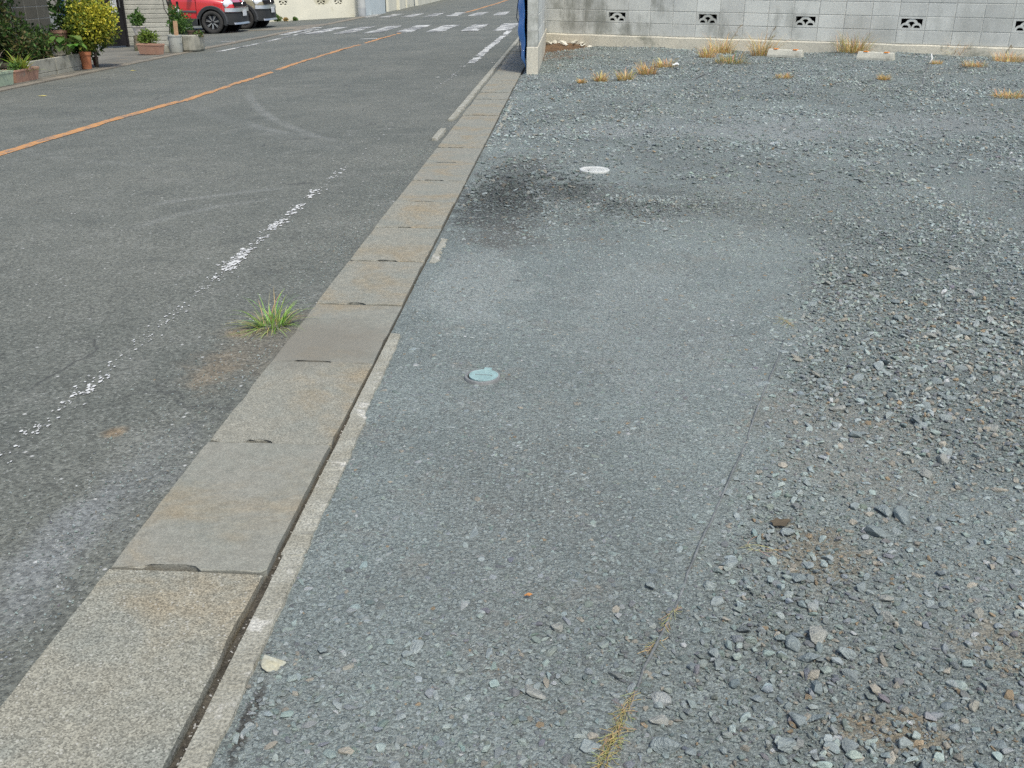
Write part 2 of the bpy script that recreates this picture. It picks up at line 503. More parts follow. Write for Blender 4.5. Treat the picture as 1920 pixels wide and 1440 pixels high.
def block_material(name, c1, c2, stain_c, hi=0.6):
    m_, nt, bs = new_mat(name)
    P = N(nt, 'ShaderNodeNewGeometry').outputs['Position']
    r_ = N(nt, 'ShaderNodeObjectInfo').outputs['Random']
    col = mixc(nt, mapr(nt, noise(nt, P, 1.1, 4), 0.35, 0.65), c1, c2)
    col = scalec(nt, col, mapr(nt, r_, 0, 1, 0.9, 1.08, False))
    # black-green mould: wide blotches, streaked downwards, and broken block by block
    st = N(nt, 'ShaderNodeMapping', {'Vector': P, 'Scale': (6.0, 6.0, 1.6)}).outputs[0]
    a = math_(nt, 'ADD', noise(nt, P, 0.9, 5, 0.62), math_(nt, 'MULTIPLY', math_(nt, 'SUBTRACT', noise(nt, st, 1.0, 5, 0.65), 0.5), 0.55))
    rr = math_(nt, 'FRACT', math_(nt, 'MULTIPLY', r_, 37.0))
    a = math_(nt, 'ADD', a, math_(nt, 'MULTIPLY', math_(nt, 'SUBTRACT', rr, 0.5), 0.10))
    px_ = N(nt, 'ShaderNodeSeparateXYZ', {0: P}).outputs[0]
    col = mixc(nt, math_(nt, 'MULTIPLY', math_(nt, 'MULTIPLY', mapr(nt, a, 0.43, 0.68), mapr(nt, px_, 2.0, 5.0, 1.0, 0.35)), hi), col, stain_c)
    col = scalec(nt, col, mapr(nt, noise(nt, P, 45, 4, 0.7), 0.3, 0.7, 0.87, 1.12, False))
    nt.links.new(col, bs.inputs['Base Color'])
    bs.inputs['Roughness'].default_value = 0.92
    bs.inputs['Specular IOR Level'].default_value = 0.2
    b = N(nt, 'ShaderNodeBump', {'Strength': 0.4, 'Distance': 0.004, 'Height': noise(nt, P, 110, 3, 0.7)})
    nt.links.new(b.outputs[0], bs.inputs['Normal'])
    return m_

LOT_STAINS = [
    (-0.38, 4.0, 0.20, 0.55, 0.5, (0.27, 0.29, 0.27), 0.0), (0.35, 3.6, 0.35, 0.8, 0.35, (0.26, 0.28, 0.262), -0.2), (-0.1, 2.2, 0.22, 0.6, 0.3, (0.16, 0.165, 0.148), -0.3),
    (-0.40, 5.55, 0.26, 0.60, 0.92, (0.055, 0.059, 0.056), 0.0),
    (-0.28, 6.55, 0.22, 0.50, 0.75, (0.075, 0.078, 0.072), 0.2),
    (0.02, 5.9, 0.34, 0.33, 0.45, (0.10, 0.10, 0.092), 0.1),
    (-0.35, 4.85, 0.20, 0.22, 0.7, (0.095, 0.092, 0.08), 0.1),
    (0.75, 5.5, 0.55, 0.35, 0.2, (0.12, 0.12, 0.11), 0.2),
    (-0.552, 1.30, 0.016, 0.10, 0.85, (0.055, 0.052, 0.045), 0.1),
    (0.25, 6.0, 0.55, 0.28, 0.5, (0.10, 0.105, 0.097), 0.05), (-0.15, 5.25, 0.34, 0.26, 0.45, (0.10, 0.102, 0.092), 0.2), (-0.2, 7.1, 0.4, 0.25, 0.4, (0.12, 0.12, 0.105), 0),
    (0.62, 1.95, 0.10, 0.14, 0.45, (0.22, 0.17, 0.10), 0.0),
    (0.95, 1.62, 0.10, 0.10, 0.4, (0.22, 0.17, 0.10), 0.0),
    (0.62, 1.38, 0.10, 0.05, 0.55, (0.23, 0.175, 0.10), 0.0),
    (0.85, 2.55, 0.25, 0.3, 0.4, (0.21, 0.195, 0.16), 0.3),
    (-0.30, 17.2, 0.35, 1.1, 0.8, (0.14, 0.085, 0.045), 0.0),
    (-0.15, 15.9, 0.5, 0.35, 0.7, (0.15, 0.09, 0.05), 0.0),
    (3.0, 9.0, 1.8, 0.5, 0.4, (0.25, 0.262, 0.255), 0.2), (0.9, 8.4, 1.6, 0.35, 0.5, (0.25, 0.262, 0.255), -0.1),
]
M_ASPH = asphalt_material()
M_LOT = lot_material()
M_STONE_I = stone_material('crushed_stone', True)
M_STONE = stone_material('large_crushed_stone', False)
M_SLAB = slab_material()
M_STRIP = simple('gutter_side_concrete', (0.30, 0.295, 0.245), (0.235, 0.225, 0.178), 9, 0.92, (170, 0.5), (190, 0.7, 0.004), stain=((0.42, 0.41, 0.36), 11, 0.55, 0.68))
M_SOIL = simple('damp_soil', (0.045, 0.040, 0.030), (0.075, 0.066, 0.05), 12, 0.95, (160, 0.6), (150, 0.8, 0.006))
M_EARTH = simple('earth', (0.16, 0.14, 0.105), (0.11, 0.105, 0.08), 0.7, 0.95, (20, 0.3), (30, 0.4, 0.02))
M_KERBC = simple('old_kerb_concrete', (0.235, 0.205, 0.155), (0.17, 0.155, 0.125), 2.2, 0.92, (50, 0.3), (60, 0.4, 0.006), stain=((0.10, 0.095, 0.08), 1.5, 0.55, 0.75))
M_DRIVE = simple('driveway_concrete', (0.175, 0.165, 0.135), (0.12, 0.115, 0.095), 1.4, 0.92, (40, 0.25), (60, 0.4, 0.006), stain=((0.26, 0.20, 0.12), 2.1, 0.58, 0.75))
M_ORANGE = paint_material('orange_road_paint', (0.47, 0.235, 0.082), 0.48, 0.66, 8)
M_WHITE_P = paint_material('white_road_paint', (0.58, 0.58, 0.54), 0.45, 0.58, 5)
M_CHIP_P = paint_material('chipped_white_paint', (0.58, 0.58, 0.55), 0.50, 0.66, 30)
M_BLOCK = block_material('wall_block_concrete', (0.59, 0.60, 0.55), (0.50, 0.51, 0.475), (0.19, 0.195, 0.165), 0.8)
M_MORTAR = simple('mortar', (0.46, 0.46, 0.42), (0.36, 0.36, 0.33), 3, 0.95, (40, 0.3), (60, 0.4, 0.005))
M_FOOT = simple('wall_footing_concrete', (0.60, 0.56, 0.45), (0.48, 0.46, 0.38), 1.8, 0.93, (45, 0.2), (80, 0.4, 0.006), stain=((0.20, 0.205, 0.16), 2.4, 0.58, 0.75))
M_DARK = simple('dark_void', (0.012, 0.011, 0.012), None, 5, 0.95, None, None)

# ------------------------------------------------------------------ ground sheets
def sheet(name, xs, ys, zf, mat):
    X, Y = np.meshgrid(xs, ys)
    Z = zf(X, Y)
    v = np.stack([X.ravel(), Y.ravel(), Z.ravel()], 1)
    nx, ny = len(xs), len(ys)
    f = [(j*nx+i, j*nx+i+1, (j+1)*nx+i+1, (j+1)*nx+i) for j in range(ny-1) for i in range(nx-1)]
    me = mesh(name, v.tolist(), f, mat, True)
    return link(name, me)

ground = sheet('ground', np.array([-400, -60, -30, 30, 60, 400.]), np.array([-200, -20, 40, 120, 500.]), lambda x, y: 0*x-1.6, M_EARTH)
tag(ground, kind='structure')

xs = np.unique(np.concatenate([np.linspace(-34, -9, 12), np.linspace(-9, -1.3, 60), np.linspace(-1.3, -1.008, 8)]))
ys = np.unique(np.concatenate([np.linspace(-6, 1, 8), np.linspace(1, 14, 90), np.linspace(14, 110, 60)]))
def zr(x, y):
    n = 0.004*np.sin(2.1*x+.6*y)+0.003*np.sin(1.3*x-1.9*y+1)+0.002*np.sin(6*x+5*y)
    near = 1-sstep(-1.25, -1.03, x)*0.8
    sink = -0.004*sstep(-1.5, -1.05, x)*(1-sstep(7.5, 9, y))
    return C_FALL*(x-X_EDGE)+n*near+sink-0.004
road = sheet('road', xs, ys, zr, M_ASPH)
tag(road, kind='structure')
def zroad2(x, y): return float(zr(np.array(float(x)), np.array(float(y))))

xs = np.unique(np.concatenate([np.linspace(-0.62, 3.0, 110), np.linspace(3.0, 10, 60), np.linspace(10, 26, 14)]))
ys = np.unique(np.concatenate([np.linspace(-5, 1, 6), np.linspace(1, 8, 150), np.linspace(8, 19.2, 100)]))
lot = sheet('gravel_lot', xs, ys, zlot, M_LOT)
tag(lot, kind='structure')
backyard = sheet('ground', np.array([-0.46, 5, 60.]), np.array([19.0, 30, 110.]), lambda x, y: 0*x+0.02, M_EARTH)
tag(backyard, kind='structure')

# ------------------------------------------------------------------ gutter with its cover slabs
GX0, GW, GL, GY0 = -1.0104, 0.3596, 0.6341, 1.7566
gutter = link('gutter', box_mesh('gutter', (0.40, 64, 0.10), 0, M_SOIL, (-0.815, 28, -0.105)))
tag(gutter, kind='structure')
link('gap_soil', box_mesh('gap_soil', (0.045, 64, 0.06), 0, M_SOIL, (-0.630, 28, -0.046)), gutter)
def slab_mesh(i):
    rs = random.Random(100+i)
    w, l, t = GW-0.004, GL-0.006, 0.055
    c0, c1 = (0.26+rs.uniform(-.08, .10))*w, (0.60+rs.uniform(-.09, .07))*w
    d = rs.choice((0.013, 0.017, 0.025, 0.021)) if i < 9 else rs.uniform(.004, .014)
    o = [(0, 0)]
    if rs.random() < 0.55: o = [(0.02+rs.random()*.03, 0), (0, 0.012+rs.random()*.03)][::-1]
    o += [(c0*.5, rs.uniform(0, .0025)), (c0, 0), (c0+0.012, d), (c0+(c1-c0)*.35, d*rs.uniform(.75, 1.1)), (c0+(c1-c0)*.7, d*rs.uniform(.75, 1.1)), (c1-0.014, d*rs.uniform(.7, 1)), (c1, 0), (c1+(w-c1)*.5, rs.uniform(0, .0025))]
    o += [(w-0.012, 0), (w, 0.012)] if rs.random() < .5 else [(w, 0)]
    n = 11
    for k in range(1, n): o.append((w-rs.uniform(0, 0.002)-(rs.random() < .10)*.004, l*k/n))
    o += [(w, l), (w*.5, l-rs.uniform(0, .002)), (0, l)]
    for k in range(1, n): o.append((rs.uniform(0, 0.002)+(rs.random() < .14)*.005, l*(n-k)/n))
    bm = bmesh.new()
    top = [bm.verts.new((x, y, 0)) for x, y in o]
    bot = [bm.verts.new((x, y, -t)) for x, y in o]
    f = bm.faces.new(top)
    bm.faces.new(bot[::-1])
    for a in range(len(o)):
        b = (a+1) % len(o)
        bm.faces.new((top[b], top[a], bot[a], bot[b]))
    bmesh.ops.bevel(bm, geom=list(f.edges), offset=0.0032, segments=1, affect='EDGES')
    return bm_mesh('slab', bm, M_SLAB)
for i in range(-2, 31):
    rs = random.Random(500+i)
    o = link('slab', slab_mesh(i), gutter, (GX0+0.002+rs.uniform(-.003, .003), GY0+GL*i+0.003, rs.uniform(-0.005, 0.004)),
             (rs.uniform(-.003, .003), rs.uniform(-.005, .005), rs.uniform(-.003, .003)))
    o['coarse'] = {-2: 1.0, -1: 1.0, 0: .12, 1: .6, 2: .08, 3: .55, 4: .7, 5: .85, 6: .45, 7: .15}.get(i, rs.uniform(.1, .8))

def ragged_strip(name, x0, x1, y0, y1, z, th, jag, mat, parent, step=0.018, seed=1):
    rs = random.Random(seed)
    n = max(3, int((y1-y0)/step))
    v, f = [], []
    jl = jr = 0
    for k in range(n+1):
        y = y0+(y1-y0)*k/n
        jl = jl*.5+rs.uniform(-jag, jag)*.25; jr = jr*.55+rs.uniform(-jag, jag)*1.1
        pinch = min(1, 9*k/n+.85, 9*(n-k)/n+.85)
        xa, xb = x0+jl, x0+(x1-x0)*pinch+jr
        v += [(xa, y, z), (xb-0.012, y, z+rs.uniform(-.002, .003)), (xb+0.006, y, z-th)]
        v += [(xa, y, z-th)]
    for k in range(n):
        a, b = 4*k, 4*k+4
        f += [(a, a+1, b+1, b), (a+1, a+2, b+2, b+1), (a+3, a, b, b+3)]
    f += [(0, 3, 2, 1), (4*n, 4*n+1, 4*n+2, 4*n+3)]
    return link(name, mesh(name, v, f, mat), parent)
for k, (x0, x1, y0, y1, jag) in enumerate([(-0.634, -0.572, 0.4, 1.86, .002), (-0.640, -0.576, 1.845, 2.62, .002), (-0.644, -0.590, 2.61, 3.34, .002),
                                           (-0.63, -0.592, 4.3, 4.75, .01), (-0.615, -0.575, 8.3, 8.95, .008), (-0.61, -0.57, 9.05, 12.6, .008)]):
    ragged_strip('side_strip', x0, x1, y0, y1, -0.006, 0.05, jag, M_STRIP, gutter, seed=k)
for k, (y0, y1) in enumerate([(3.3, 6.4), (6.38, 9.6), (9.58, 13.4)]):
    ragged_strip('verge', -0.6465, -0.585, y0, y1, -0.009, 0.03, .004, M_LOT, gutter, step=0.05, seed=60+k)
for k, (x0, x1, y0, y1) in enumerate([(-1.10, -1.035, 7.85, 8.42), (-1.10, -1.03, 8.95, 16.5), (-1.10, -1.03, 16.6, 30)]):
    ragged_strip('side_strip', x0, x1, y0, y1, 0.012, 0.06, .006, M_STRIP, gutter, step=0.09, seed=30+k)

# ------------------------------------------------------------------ road paint
def strip_geo(pts, w, z_off, wob, seed, step=0.12):
    rs = random.Random(seed)
    v, f = [], []
    P = [Vector(p) for p in pts]
    L = [0]
    for a, b in zip(P, P[1:]): L.append(L[-1]+(b-a).length)
    n = int(L[-1]/step)
    for k in range(n+1):
        s = L[-1]*k/n
        i = min(max(j for j in range(len(L)) if L[j] <= s+1e-6), len(P)-2)
        t = (s-L[i])/(L[i+1]-L[i])
        p = P[i].lerp(P[i+1], t)
        d = (P[i+1]-P[i]); nrm = Vector((-d.y, d.x, 0)).normalized()
        for sg in (1, -1):
            q = p+nrm*(sg*(w/2+rs.uniform(-wob, wob)))
            v.append((q.x, q.y, zroad2(q.x, q.y)+z_off))
    for k in range(n):
        f.append((2*k, 2*k+1, 2*k+3, 2*k+2))
    return v, f
v, f = strip_geo([(-4.82, 2, 0), (-4.70, 7.74, 0), (-4.56, 11.35, 0)], 0.13, 0.004, 0.012, 1)
o = link('centre_line', mesh('centre_line', v, f, M_ORANGE)); tag(o, kind='structure')
v, f = strip_geo([(-4.52, 11.3, 0), (-4.52, 13.1, 0), (-4.54, 17.4, 0), (-4.30, 25.4, 0)], 0.105, 0.004, 0.02, 2)
o = link('centre_line', mesh('centre_line', v, f, M_ORANGE)); tag(o, kind='structure')
v, f = strip_geo([(-4.05, 39.3, 0), (-3.75, 50, 0), (-3.4, 75, 0)], 0.16, 0.004, 0.01, 3, .4)
o = link('centre_line', mesh('centre_line', v, f, M_ORANGE)); tag(o, kind='structure')
v, f = strip_geo([(-1.51, 15.4, 0), (-1.48, 24.7, 0)], 0.13, 0.004, 0.015, 4)
o = link('edge_line', mesh('edge_line', v, f, M_WHITE_P)); tag(o, kind='structure')
v, f = strip_geo([(-7.2, 20.2, 0), (-7.15, 24, 0), (-7.3, 29, 0)], 0.13, 0.004, 0.02, 5)
o = link('edge_line', mesh('edge_line', v, f, paint_material('faded_white_paint', (0.5, 0.5, 0.46), 0.42, 0.55, 2.2))); tag(o, kind='structure')
for (x0, y0, x1, y1) in ((-8.45, 24.0, -7.85, 24.05), (-11.3, 37.25, -9.75, 37.45), (-8.75, 22.6, -8.6, 22.6)):
    v, f = strip_geo([(x0, y0, 0), (x1, y1, 0)], 0.12, 0.004, 0.015, 6)
    o = link('stall_line', mesh('stall_line', v, f, M_WHITE_P)); tag(o, kind='structure')

def chips(spans, seed):
    """flakes left of the edge line"""
    rs = random.Random(seed)
    v, f = [], []
    for (y0, y1, dens, size) in spans:
        for _ in range(int((y1-y0)*dens*1.15)):
            cx = -1.57+rs.gauss(0, 0.020); cy = rs.uniform(y0, y1)
            r_ = size*rs.uniform(.12, .72)
            n = rs.randint(5, 8)
            b = len(v)
            for k in range(n):
                a = 2*math.pi*k/n+rs.uniform(-.3, .3)
                q = r_*rs.uniform(.45, 1.15)
                x, y = cx+q*math.cos(a)*0.9, cy+q*math.sin(a)*1.5
                v.append((x, y, zroad2(x, y)+0.004))
            f.append(tuple(range(b, b+n)))
    return v, f
spans = [(2.2, 6.8, 20, .010), (2.5, 5.8, 30, .006), (2.2, 2.32, 30, .010), (2.45, 2.55, 170, .010), (2.62, 2.72, 110, .010), (2.74, 2.92, 190, .0135), (3.0, 3.1, 45, .010), (3.2, 3.34, 70, .010), (3.45, 3.75, 45, .012),
         (3.8, 3.95, 70, .013), (4.0, 4.15, 150, .013), (4.18, 4.55, 330, .018), (4.62, 4.8, 90, .018), (4.9, 5.15, 220, .02),
         (5.25, 5.55, 170, .022), (5.7, 5.95, 130, .022), (6.3, 6.75, 55, .022), (7, 12, 5, .018), (12, 15.4, 9, .03)]
v, f = chips(spans, 3)
o = link('edge_line', mesh('edge_line', v, f, M_CHIP_P)); tag(o, kind='structure')

# zebra crossings: near one, and one beyond the side street
def crossing(name, stripes, seed):
    root = empty(name)
    tag(root, kind='structure')
    root.location = (0, 0, 0)
    for k, (x0, x1, ya, yb) in enumerate(stripes):
        v, f = strip_geo([((x0+x1)/2, ya-(x0+x1)*0.13, 0), ((x0+x1)/2+0.02, yb-(x0+x1)*0.13, 0)], x1-x0, 0.004, 0.02, seed+k, 0.25)
        link('stripe', mesh('stripe', v, f, M_ZEBRA), root)
M_ZEBRA = paint_material('zebra_paint', (0.54, 0.54, 0.50), 0.42, 0.54, 2.6)
s1 = []
for k in range(8):
    xc = -1.67-0.865*k
    s1.append((xc-0.225, xc+0.225, 24.45+0.02*k, 28.1+0.03*k))
crossing('crosswalk', s1, 50)
s2 = []
for k in range(7):
    xc = -2.5-0.87*k
    s2.append((xc-0.22, xc+0.22, 34.6+0.3*k*0.4, 38.0+0.3*k*.4))
crossing('crosswalk', s2, 80)
v, f = strip_geo([(-4.85, 23.1, 0), (-4.45, 23.15, 0)], 0.16, 0.006, 0.02, 90)
o = link('edge_line', mesh('edge_line', v, f, M_CHIP_P)); tag(o, kind='structure')

# ------------------------------------------------------------------ far pavement: kerb strip and driveway
def slanted(name, pts, lift, mat, th=0.06):
    n = len(pts)
    v = [(x, y, zroad(x)+lift) for x, y in pts]+[(x, y, zroad(x)+lift-th) for x, y in pts]
    f = [tuple(range(n)), tuple(range(2*n-1, n-1, -1))]+[((k+1) % n, k, n+k, n+(k+1) % n) for k in range(n)]
    o = link(name, mesh(name, v, f, mat))
    tag(o, kind='structure')
    return o
for k in range(13):                     # old concrete edging, one length after another
    y = 10.0+k*1.5
    slanted('kerb', [(-8.02-.01*(k % 2), y), (-7.80+.012*(k % 3), y), (-7.80+.01*((k+1) % 3), y+1.485), (-8.02, y+1.485)], 0.012+.003*(k % 2), M_KERBC)
slanted('driveway', [(-8.03, 9), (-8.03, 20.9), (-9.2, 21.6), (-13, 24.4), (-14, 24.4), (-14, 9)], 0.018, M_DRIVE)
slanted('kerb', [(-9.6, 29.6), (-7.75, 29.6), (-7.7, 38), (-8.0, 39.2), (-8.1, 39.1), (-8.0, 33)], 0.008, M_KERBC)

# ------------------------------------------------------------------ block walls
WX, WY, WA, WZ = -0.4913, 18.3075, -0.3772, 0.277
def vent_mesh(name, w, h, d, mat, ow=0.31, oh=0.134):
    """pierced fan-pattern block; front face at y = 0, depth to y = d, centred in x, z from 0 to h"""
    bm = bmesh.new()
    zc = h/2+0.002
    add_box(bm, (0, d/2, (zc-oh/2)/2), (w, d, zc-oh/2))
    add_box(bm, (0, d/2, (zc+oh/2+h)/2), (w, d, h-zc-oh/2))
    for s in (-1, 1):
        add_box(bm, (s*(w/2+ow/2)/2, d/2, zc), ((w-ow)/2, d, oh))
    k = ow/0.31
    extrude_poly(bm, arc_poly(0, zc-0.034*k, 0.060*k, 0.100*k, R(2), R(178), 18), 0.006, d*.7)
    for s in (-1, 1):
        extrude_poly(bm, [(x*1.0, z) for x, z in arc_poly(s*0.083*k, zc-oh/2-0.004, 0.048*k, 0.079*k, R(3), R(177), 16)], 0.003, d*.7)
    bmesh.ops.recalc_face_normals(bm, faces=bm.faces)
    return bm_mesh(name, bm, mat)

wall = empty('boundary_wall', (WX, WY, 0), WA)
tag(wall, 'long grey concrete block wall with pierced fan vents behind the gravel lot', 'wall')
NCOL, NROW, BD = 24, 7, 0.12
VENTS = {(3+4*k, 1) for k in range(6)}
blk = box_mesh('block', (0.391, BD, 0.191), 0.0035, M_BLOCK, (0, BD/2, 0.0955))
vent = vent_mesh('vent_block', 0.391, 0.191, BD, M_BLOCK)
vback = box_mesh('vent_shade_plate', (0.31, 0.012, 0.14), 0, M_DARK, (0, BD+0.008, 0.0975))  # dark plate painting in the shade seen through the openings
mb = bmesh.new()
for r_ in range(NROW):                   # mortar: recessed beds and perpends
    z = WZ+0.2*r_
    add_box(mb, (NCOL*.2, BD/2, z), (NCOL*.4, BD-0.008, 0.012))
    for c in range(NCOL+1):
        add_box(mb, (c*.4, BD/2, z+0.1), (0.012, BD-0.0085, 0.187))
link('mortar', bm_mesh('mortar', mb, M_MORTAR), wall)
for r_ in range(NROW):
    for c in range(NCOL):
        rs = random.Random(r_*77+c)
        p = ((c+.5)*.4+rs.uniform(-.001, .001), rs.uniform(-.0015, .0015), WZ+0.2*r_+0.0045)
        if (c, r_) in VENTS:
            o = link('vent_block', vent, wall, p)
            link('vent_shade_plate', vback, o)
        else:
            link('block', blk, wall, p)
cop = box_mesh('coping', (NCOL*.4, BD+.02, 0.05), 0.006, M_BLOCK, (NCOL*.2, BD/2, WZ+NROW*.2+0.028))
link('coping', cop, wall)
# footing with an uneven top edge and front
v, f = [], []
n = 96
for k in range(n+1):
    x = NCOL*.4*k/n
    t = 0.004*math.sin(x*3.1)+0.003*math.sin(x*11)
    v += [(x, 0.10, WZ-0.005), (x, -0.028+t, WZ-0.006+0.004*math.sin(x*7)), (x, -0.040+t, WZ-0.022+0.004*math.sin(x*9)), (x, -0.05+t*1.5, -0.25)]
for k in range(n):
    for q in range(3):
        a, b = 4*k+q, 4*k+4+q
        f.append((a, a+1, b+1, b))
link('footing', mesh('footing', v, f, M_FOOT), wall)

RX0, RX1, RY0, RY1 = -0.565, -0.425, 13.41, 18.25
ret = empty('return_wall', (RX1, RY0, 0), 0)
tag(ret, 'short concrete block wall end beside the gutter with a tarp on its road side', 'wall')
rw = RX1-RX0
rblk = box_mesh('block', (rw, 0.391, 0.191), 0.004, M_BLOCK, (-rw/2, 0.1955, 0.0955))
RZ = 0.355
mb = bmesh.new()
nr = 6
for r_ in range(nr):
    add_box(mb, (-rw/2, (RY1-RY0)/2, RZ+.2*r_), (rw-.008, RY1-RY0-.008, 0.012))
    for c in range(1, 12):
        add_box(mb, (-rw/2, c*.4, RZ+.2*r_+.1), (rw-.0085, .012, .187))
link('mortar', bm_mesh('mortar', mb, M_MORTAR), ret)
for r_ in range(nr):
    for c in range(12):
        link('block', rblk, ret, (random.uniform(-.001, .001), c*.4+.0045, RZ+.2*r_+.0045))
link('footing', box_mesh('footing', (rw+.012, RY1-RY0, 0.52), 0.006, M_FOOT, (-rw/2, (RY1-RY0)/2-.006, RZ-.263)), ret)
link('coping', box_mesh('coping', (rw+.02, RY1-RY0, .05), .006, M_BLOCK, (-rw/2, (RY1-RY0)/2, RZ+nr*.2+.03)), ret)

# teal pipe stub in the corner
p0 = at(1020.5, 29, 18.0); p1 = at(1020.5, 12, 18.0)
o = link('drain_stub', tube('drain_stub', [p0, p1], 0.022, simple('teal_plastic', (0.05, 0.27, 0.30), None, 8, 0.5, None, None), 9))
tag(o, 'small teal pipe stub in the corner of the two block walls', 'pipe')

# blue tarp
m_, nt, bs = new_mat('blue_tarp')
P = N(nt, 'ShaderNodeNewGeometry').outputs['Position']
wv = N(nt, 'ShaderNodeTexWave', {'Vector': P, 'Scale': 60.0, 'Distortion': 0.5}).outputs[1]
col = mixc(nt, noise(nt, P, 4, 4), (0.04, 0.21, 0.60), (0.08, 0.30, 0.68))
nt.links.new(col, bs.inputs['Base Color'])
bs.inputs['Roughness'].default_value = 0.42
nt.links.new(N(nt, 'ShaderNodeBump', {'Strength': 0.35, 'Distance': 0.01, 'Height': noise(nt, P, 14, 5, 0.65)}).outputs[0], bs.inputs['Normal'])
M_TARP = m_
v, f = [], []
NY, NZ = 46, 40
y0, y1, z0, z1 = 13.52, 16.9, 0.15, 1.36
for i in range(NY+1):
    for j in range(NZ+1):
        y = y0+(y1-y0)*i/NY
        t = j/NZ
        hem = 0.05*math.sin(y*3.1)+0.04*math.sin(y*7.3+1)
        z = z0+hem+(z1-z0-hem)*t
        fold = 0.5+0.5*math.sin(y*9+1.5*math.sin(z*3)+0.6)
        bulge = 0.05+0.075*math.sin(math.pi*min(1, max(0, (z-.1)/1.4)))**.7
        x = RX0-0.012-bulge*(0.55+0.55*fold)-0.018*math.sin(z*17+y*4)*(1-t)
        if i < 3: x = RX0-0.006+(x-RX0)*(0.45+i*.18)
        if t > .93: x = RX0-.004+(x-RX0)*max(0, (1-t)/.07)
        v.append((x, y, z))
for i in range(NY):
    for j in range(NZ):
        a = i*(NZ+1)+j
        f.append((a, a+1, a+NZ+2, a+NZ+1))
tarp = link('tarp', mesh('tarp', v, f, M_TARP, True))
sm = tarp.modifiers.new('thickness', 'SOLIDIFY'); sm.thickness = 0.004
tag(tarp, 'crumpled blue plastic tarp hanging on the road side of the wall end', 'tarp')
rope = [(RX0-.135, 13.75, .95), (RX0-.155, 13.8, .82), (RX0-.165, 13.85, .70), (RX0-.12, 13.9, .58), (RX0-.13, 13.92, .42), (RX0-.11, 13.92, .2), (RX0-.075, 13.92, .15), (RX0-.07, 13.9, .3)]
link('rope', tube('rope', rope, 0.006, simple('dark_rope', (0.03, 0.05, 0.09), None, 9, 0.8, None, None), 6), tarp)

# ------------------------------------------------------------------ wheel stops
M_STOP = simple('stop_concrete', (0.56, 0.54, 0.45), (0.44, 0.43, 0.36), 6, 0.9, (60, 0.2), (90, 0.3, 0.004), coord='object', stain=((0.30, 0.29, 0.23), 7, 0.55, 0.75))
M_REFL = simple('orange_reflector', (0.75, 0.25, 0.03), (0.6, 0.2, 0.03), 20, 0.35, None, None, coord='object')
def stop_mesh():
    L, h, b, t = 0.58, 0.115, 0.115, 0.075
    prof = [(-b/2, 0), (-b/2, h*.30), (-t/2, h*.9), (-t/2+.006, h), (t/2-.006, h), (t/2, h*.9), (b/2, h*.30), (b/2, 0)]
    bm = bmesh.new()
    A = [bm.verts.new((-L/2+.012*(z > h*.5), y, z)) for y, z in prof]
    B = [bm.verts.new((L/2-.012*(z > h*.5), y, z)) for y, z in prof]
    bm.faces.new(A); bm.faces.new(B[::-1])
    for k in range(len(prof)):
        q = (k+1) % len(prof)
        bm.faces.new((A[q], A[k], B[k], B[q]))
    bmesh.ops.recalc_face_normals(bm, faces=bm.faces)
    bmesh.ops.bevel(bm, geom=list(bm.edges), offset=.003, segments=1, affect='EDGES')
    return bm_mesh('stop', bm, M_STOP)
sme = stop_mesh()
rme = box_mesh('reflector', (0.062, 0.082, 0.014), .003, M_REFL)
for (pa, pb, lab) in (((1441, 107), (1506, 108.5), 'cream concrete wheel stop left, with grass growing at its left end'),
                      ((1609, 112.5), (1678, 114), 'cream concrete wheel stop right, beside the tall dry grass at the wall')):
    A, B = glot(*pa), glot(*pb)
    c = (A+B)/2
    ln = (B-A).length
    s = empty('wheel_stop', (c.x, c.y+.05, c.z-0.004), math.atan2(B.y-A.y, B.x-A.x))
    tag(s, lab, 'wheel stop', 'wheel stops along the back wall')
    bd = link('body', sme, s, None, None, (ln/.58, 1, 1))
    for sx in (-.56, .56):
        link('reflector', rme, s, (sx*ln/2, -.0, .1165))

# ------------------------------------------------------------------ valve covers set in the gravel
M_TEAL = simple('pale_teal_enamel', (0.27, 0.385, 0.37), (0.22, 0.32, 0.31), 30, 0.55, (200, 0.15), (260, 0.4, 0.002), coord='world', stain=((0.28, 0.33, 0.32), 60, 0.6, 0.75))
M_RINGM = simple('grey_cast_ring', (0.21, 0.215, 0.21), (0.16, 0.165, 0.16), 30, 0.7, (200, .2), (200, .3, .002))
c = glot(907, 709)
cov = empty('valve_cover', (c.x, c.y, c.z+.001), R(-6))
tag(cov, 'small round pale teal valve cover with a hinge tab in grey ring', 'valve cover')
link('ring', lathe('ring', [(0.0505, -.03), (0.0505, .0085), (0.0525, .0105), (0.0585, .0095), (0.0605, .006), (0.061, -.03)], M_RINGM, 40), cov, (-.004, -.004, 0))
lid = link('lid', lathe('lid', [(0, .0085), (0.0455, .0085), (0.0463, .0100), (0.0493, .0100), (0.0495, .004), (0.0495, -.01)], M_TEAL, 40), cov)
lid.location = (0, 0, .001)
bm = bmesh.new(); add_box(bm, (.004, .0555, .0095), (.026, .018, .006), 0, .0012); link('hinge_tab', bm_mesh('hinge_tab', bm, M_TEAL), cov)
bm = bmesh.new(); extrude_poly(bm, arc_poly(0, 0, .008, .0105, 0, math.pi, 12), 0, .003)
me = bm_mesh('finger_notch', bm, M_TEAL)
o = link('finger_notch', me, cov, (-.003, -.0475, .0107), (R(90), 0, 0))
bm = bmesh.new(); extrude_poly(bm, arc_poly(0, 0, .0005, .0079, 0, math.pi, 12), 0, .0012)
link('notch_recess', bm_mesh('notch_recess', bm, M_RINGM), cov, (-.003, -.0475, .0110), (R(90), 0, 0))
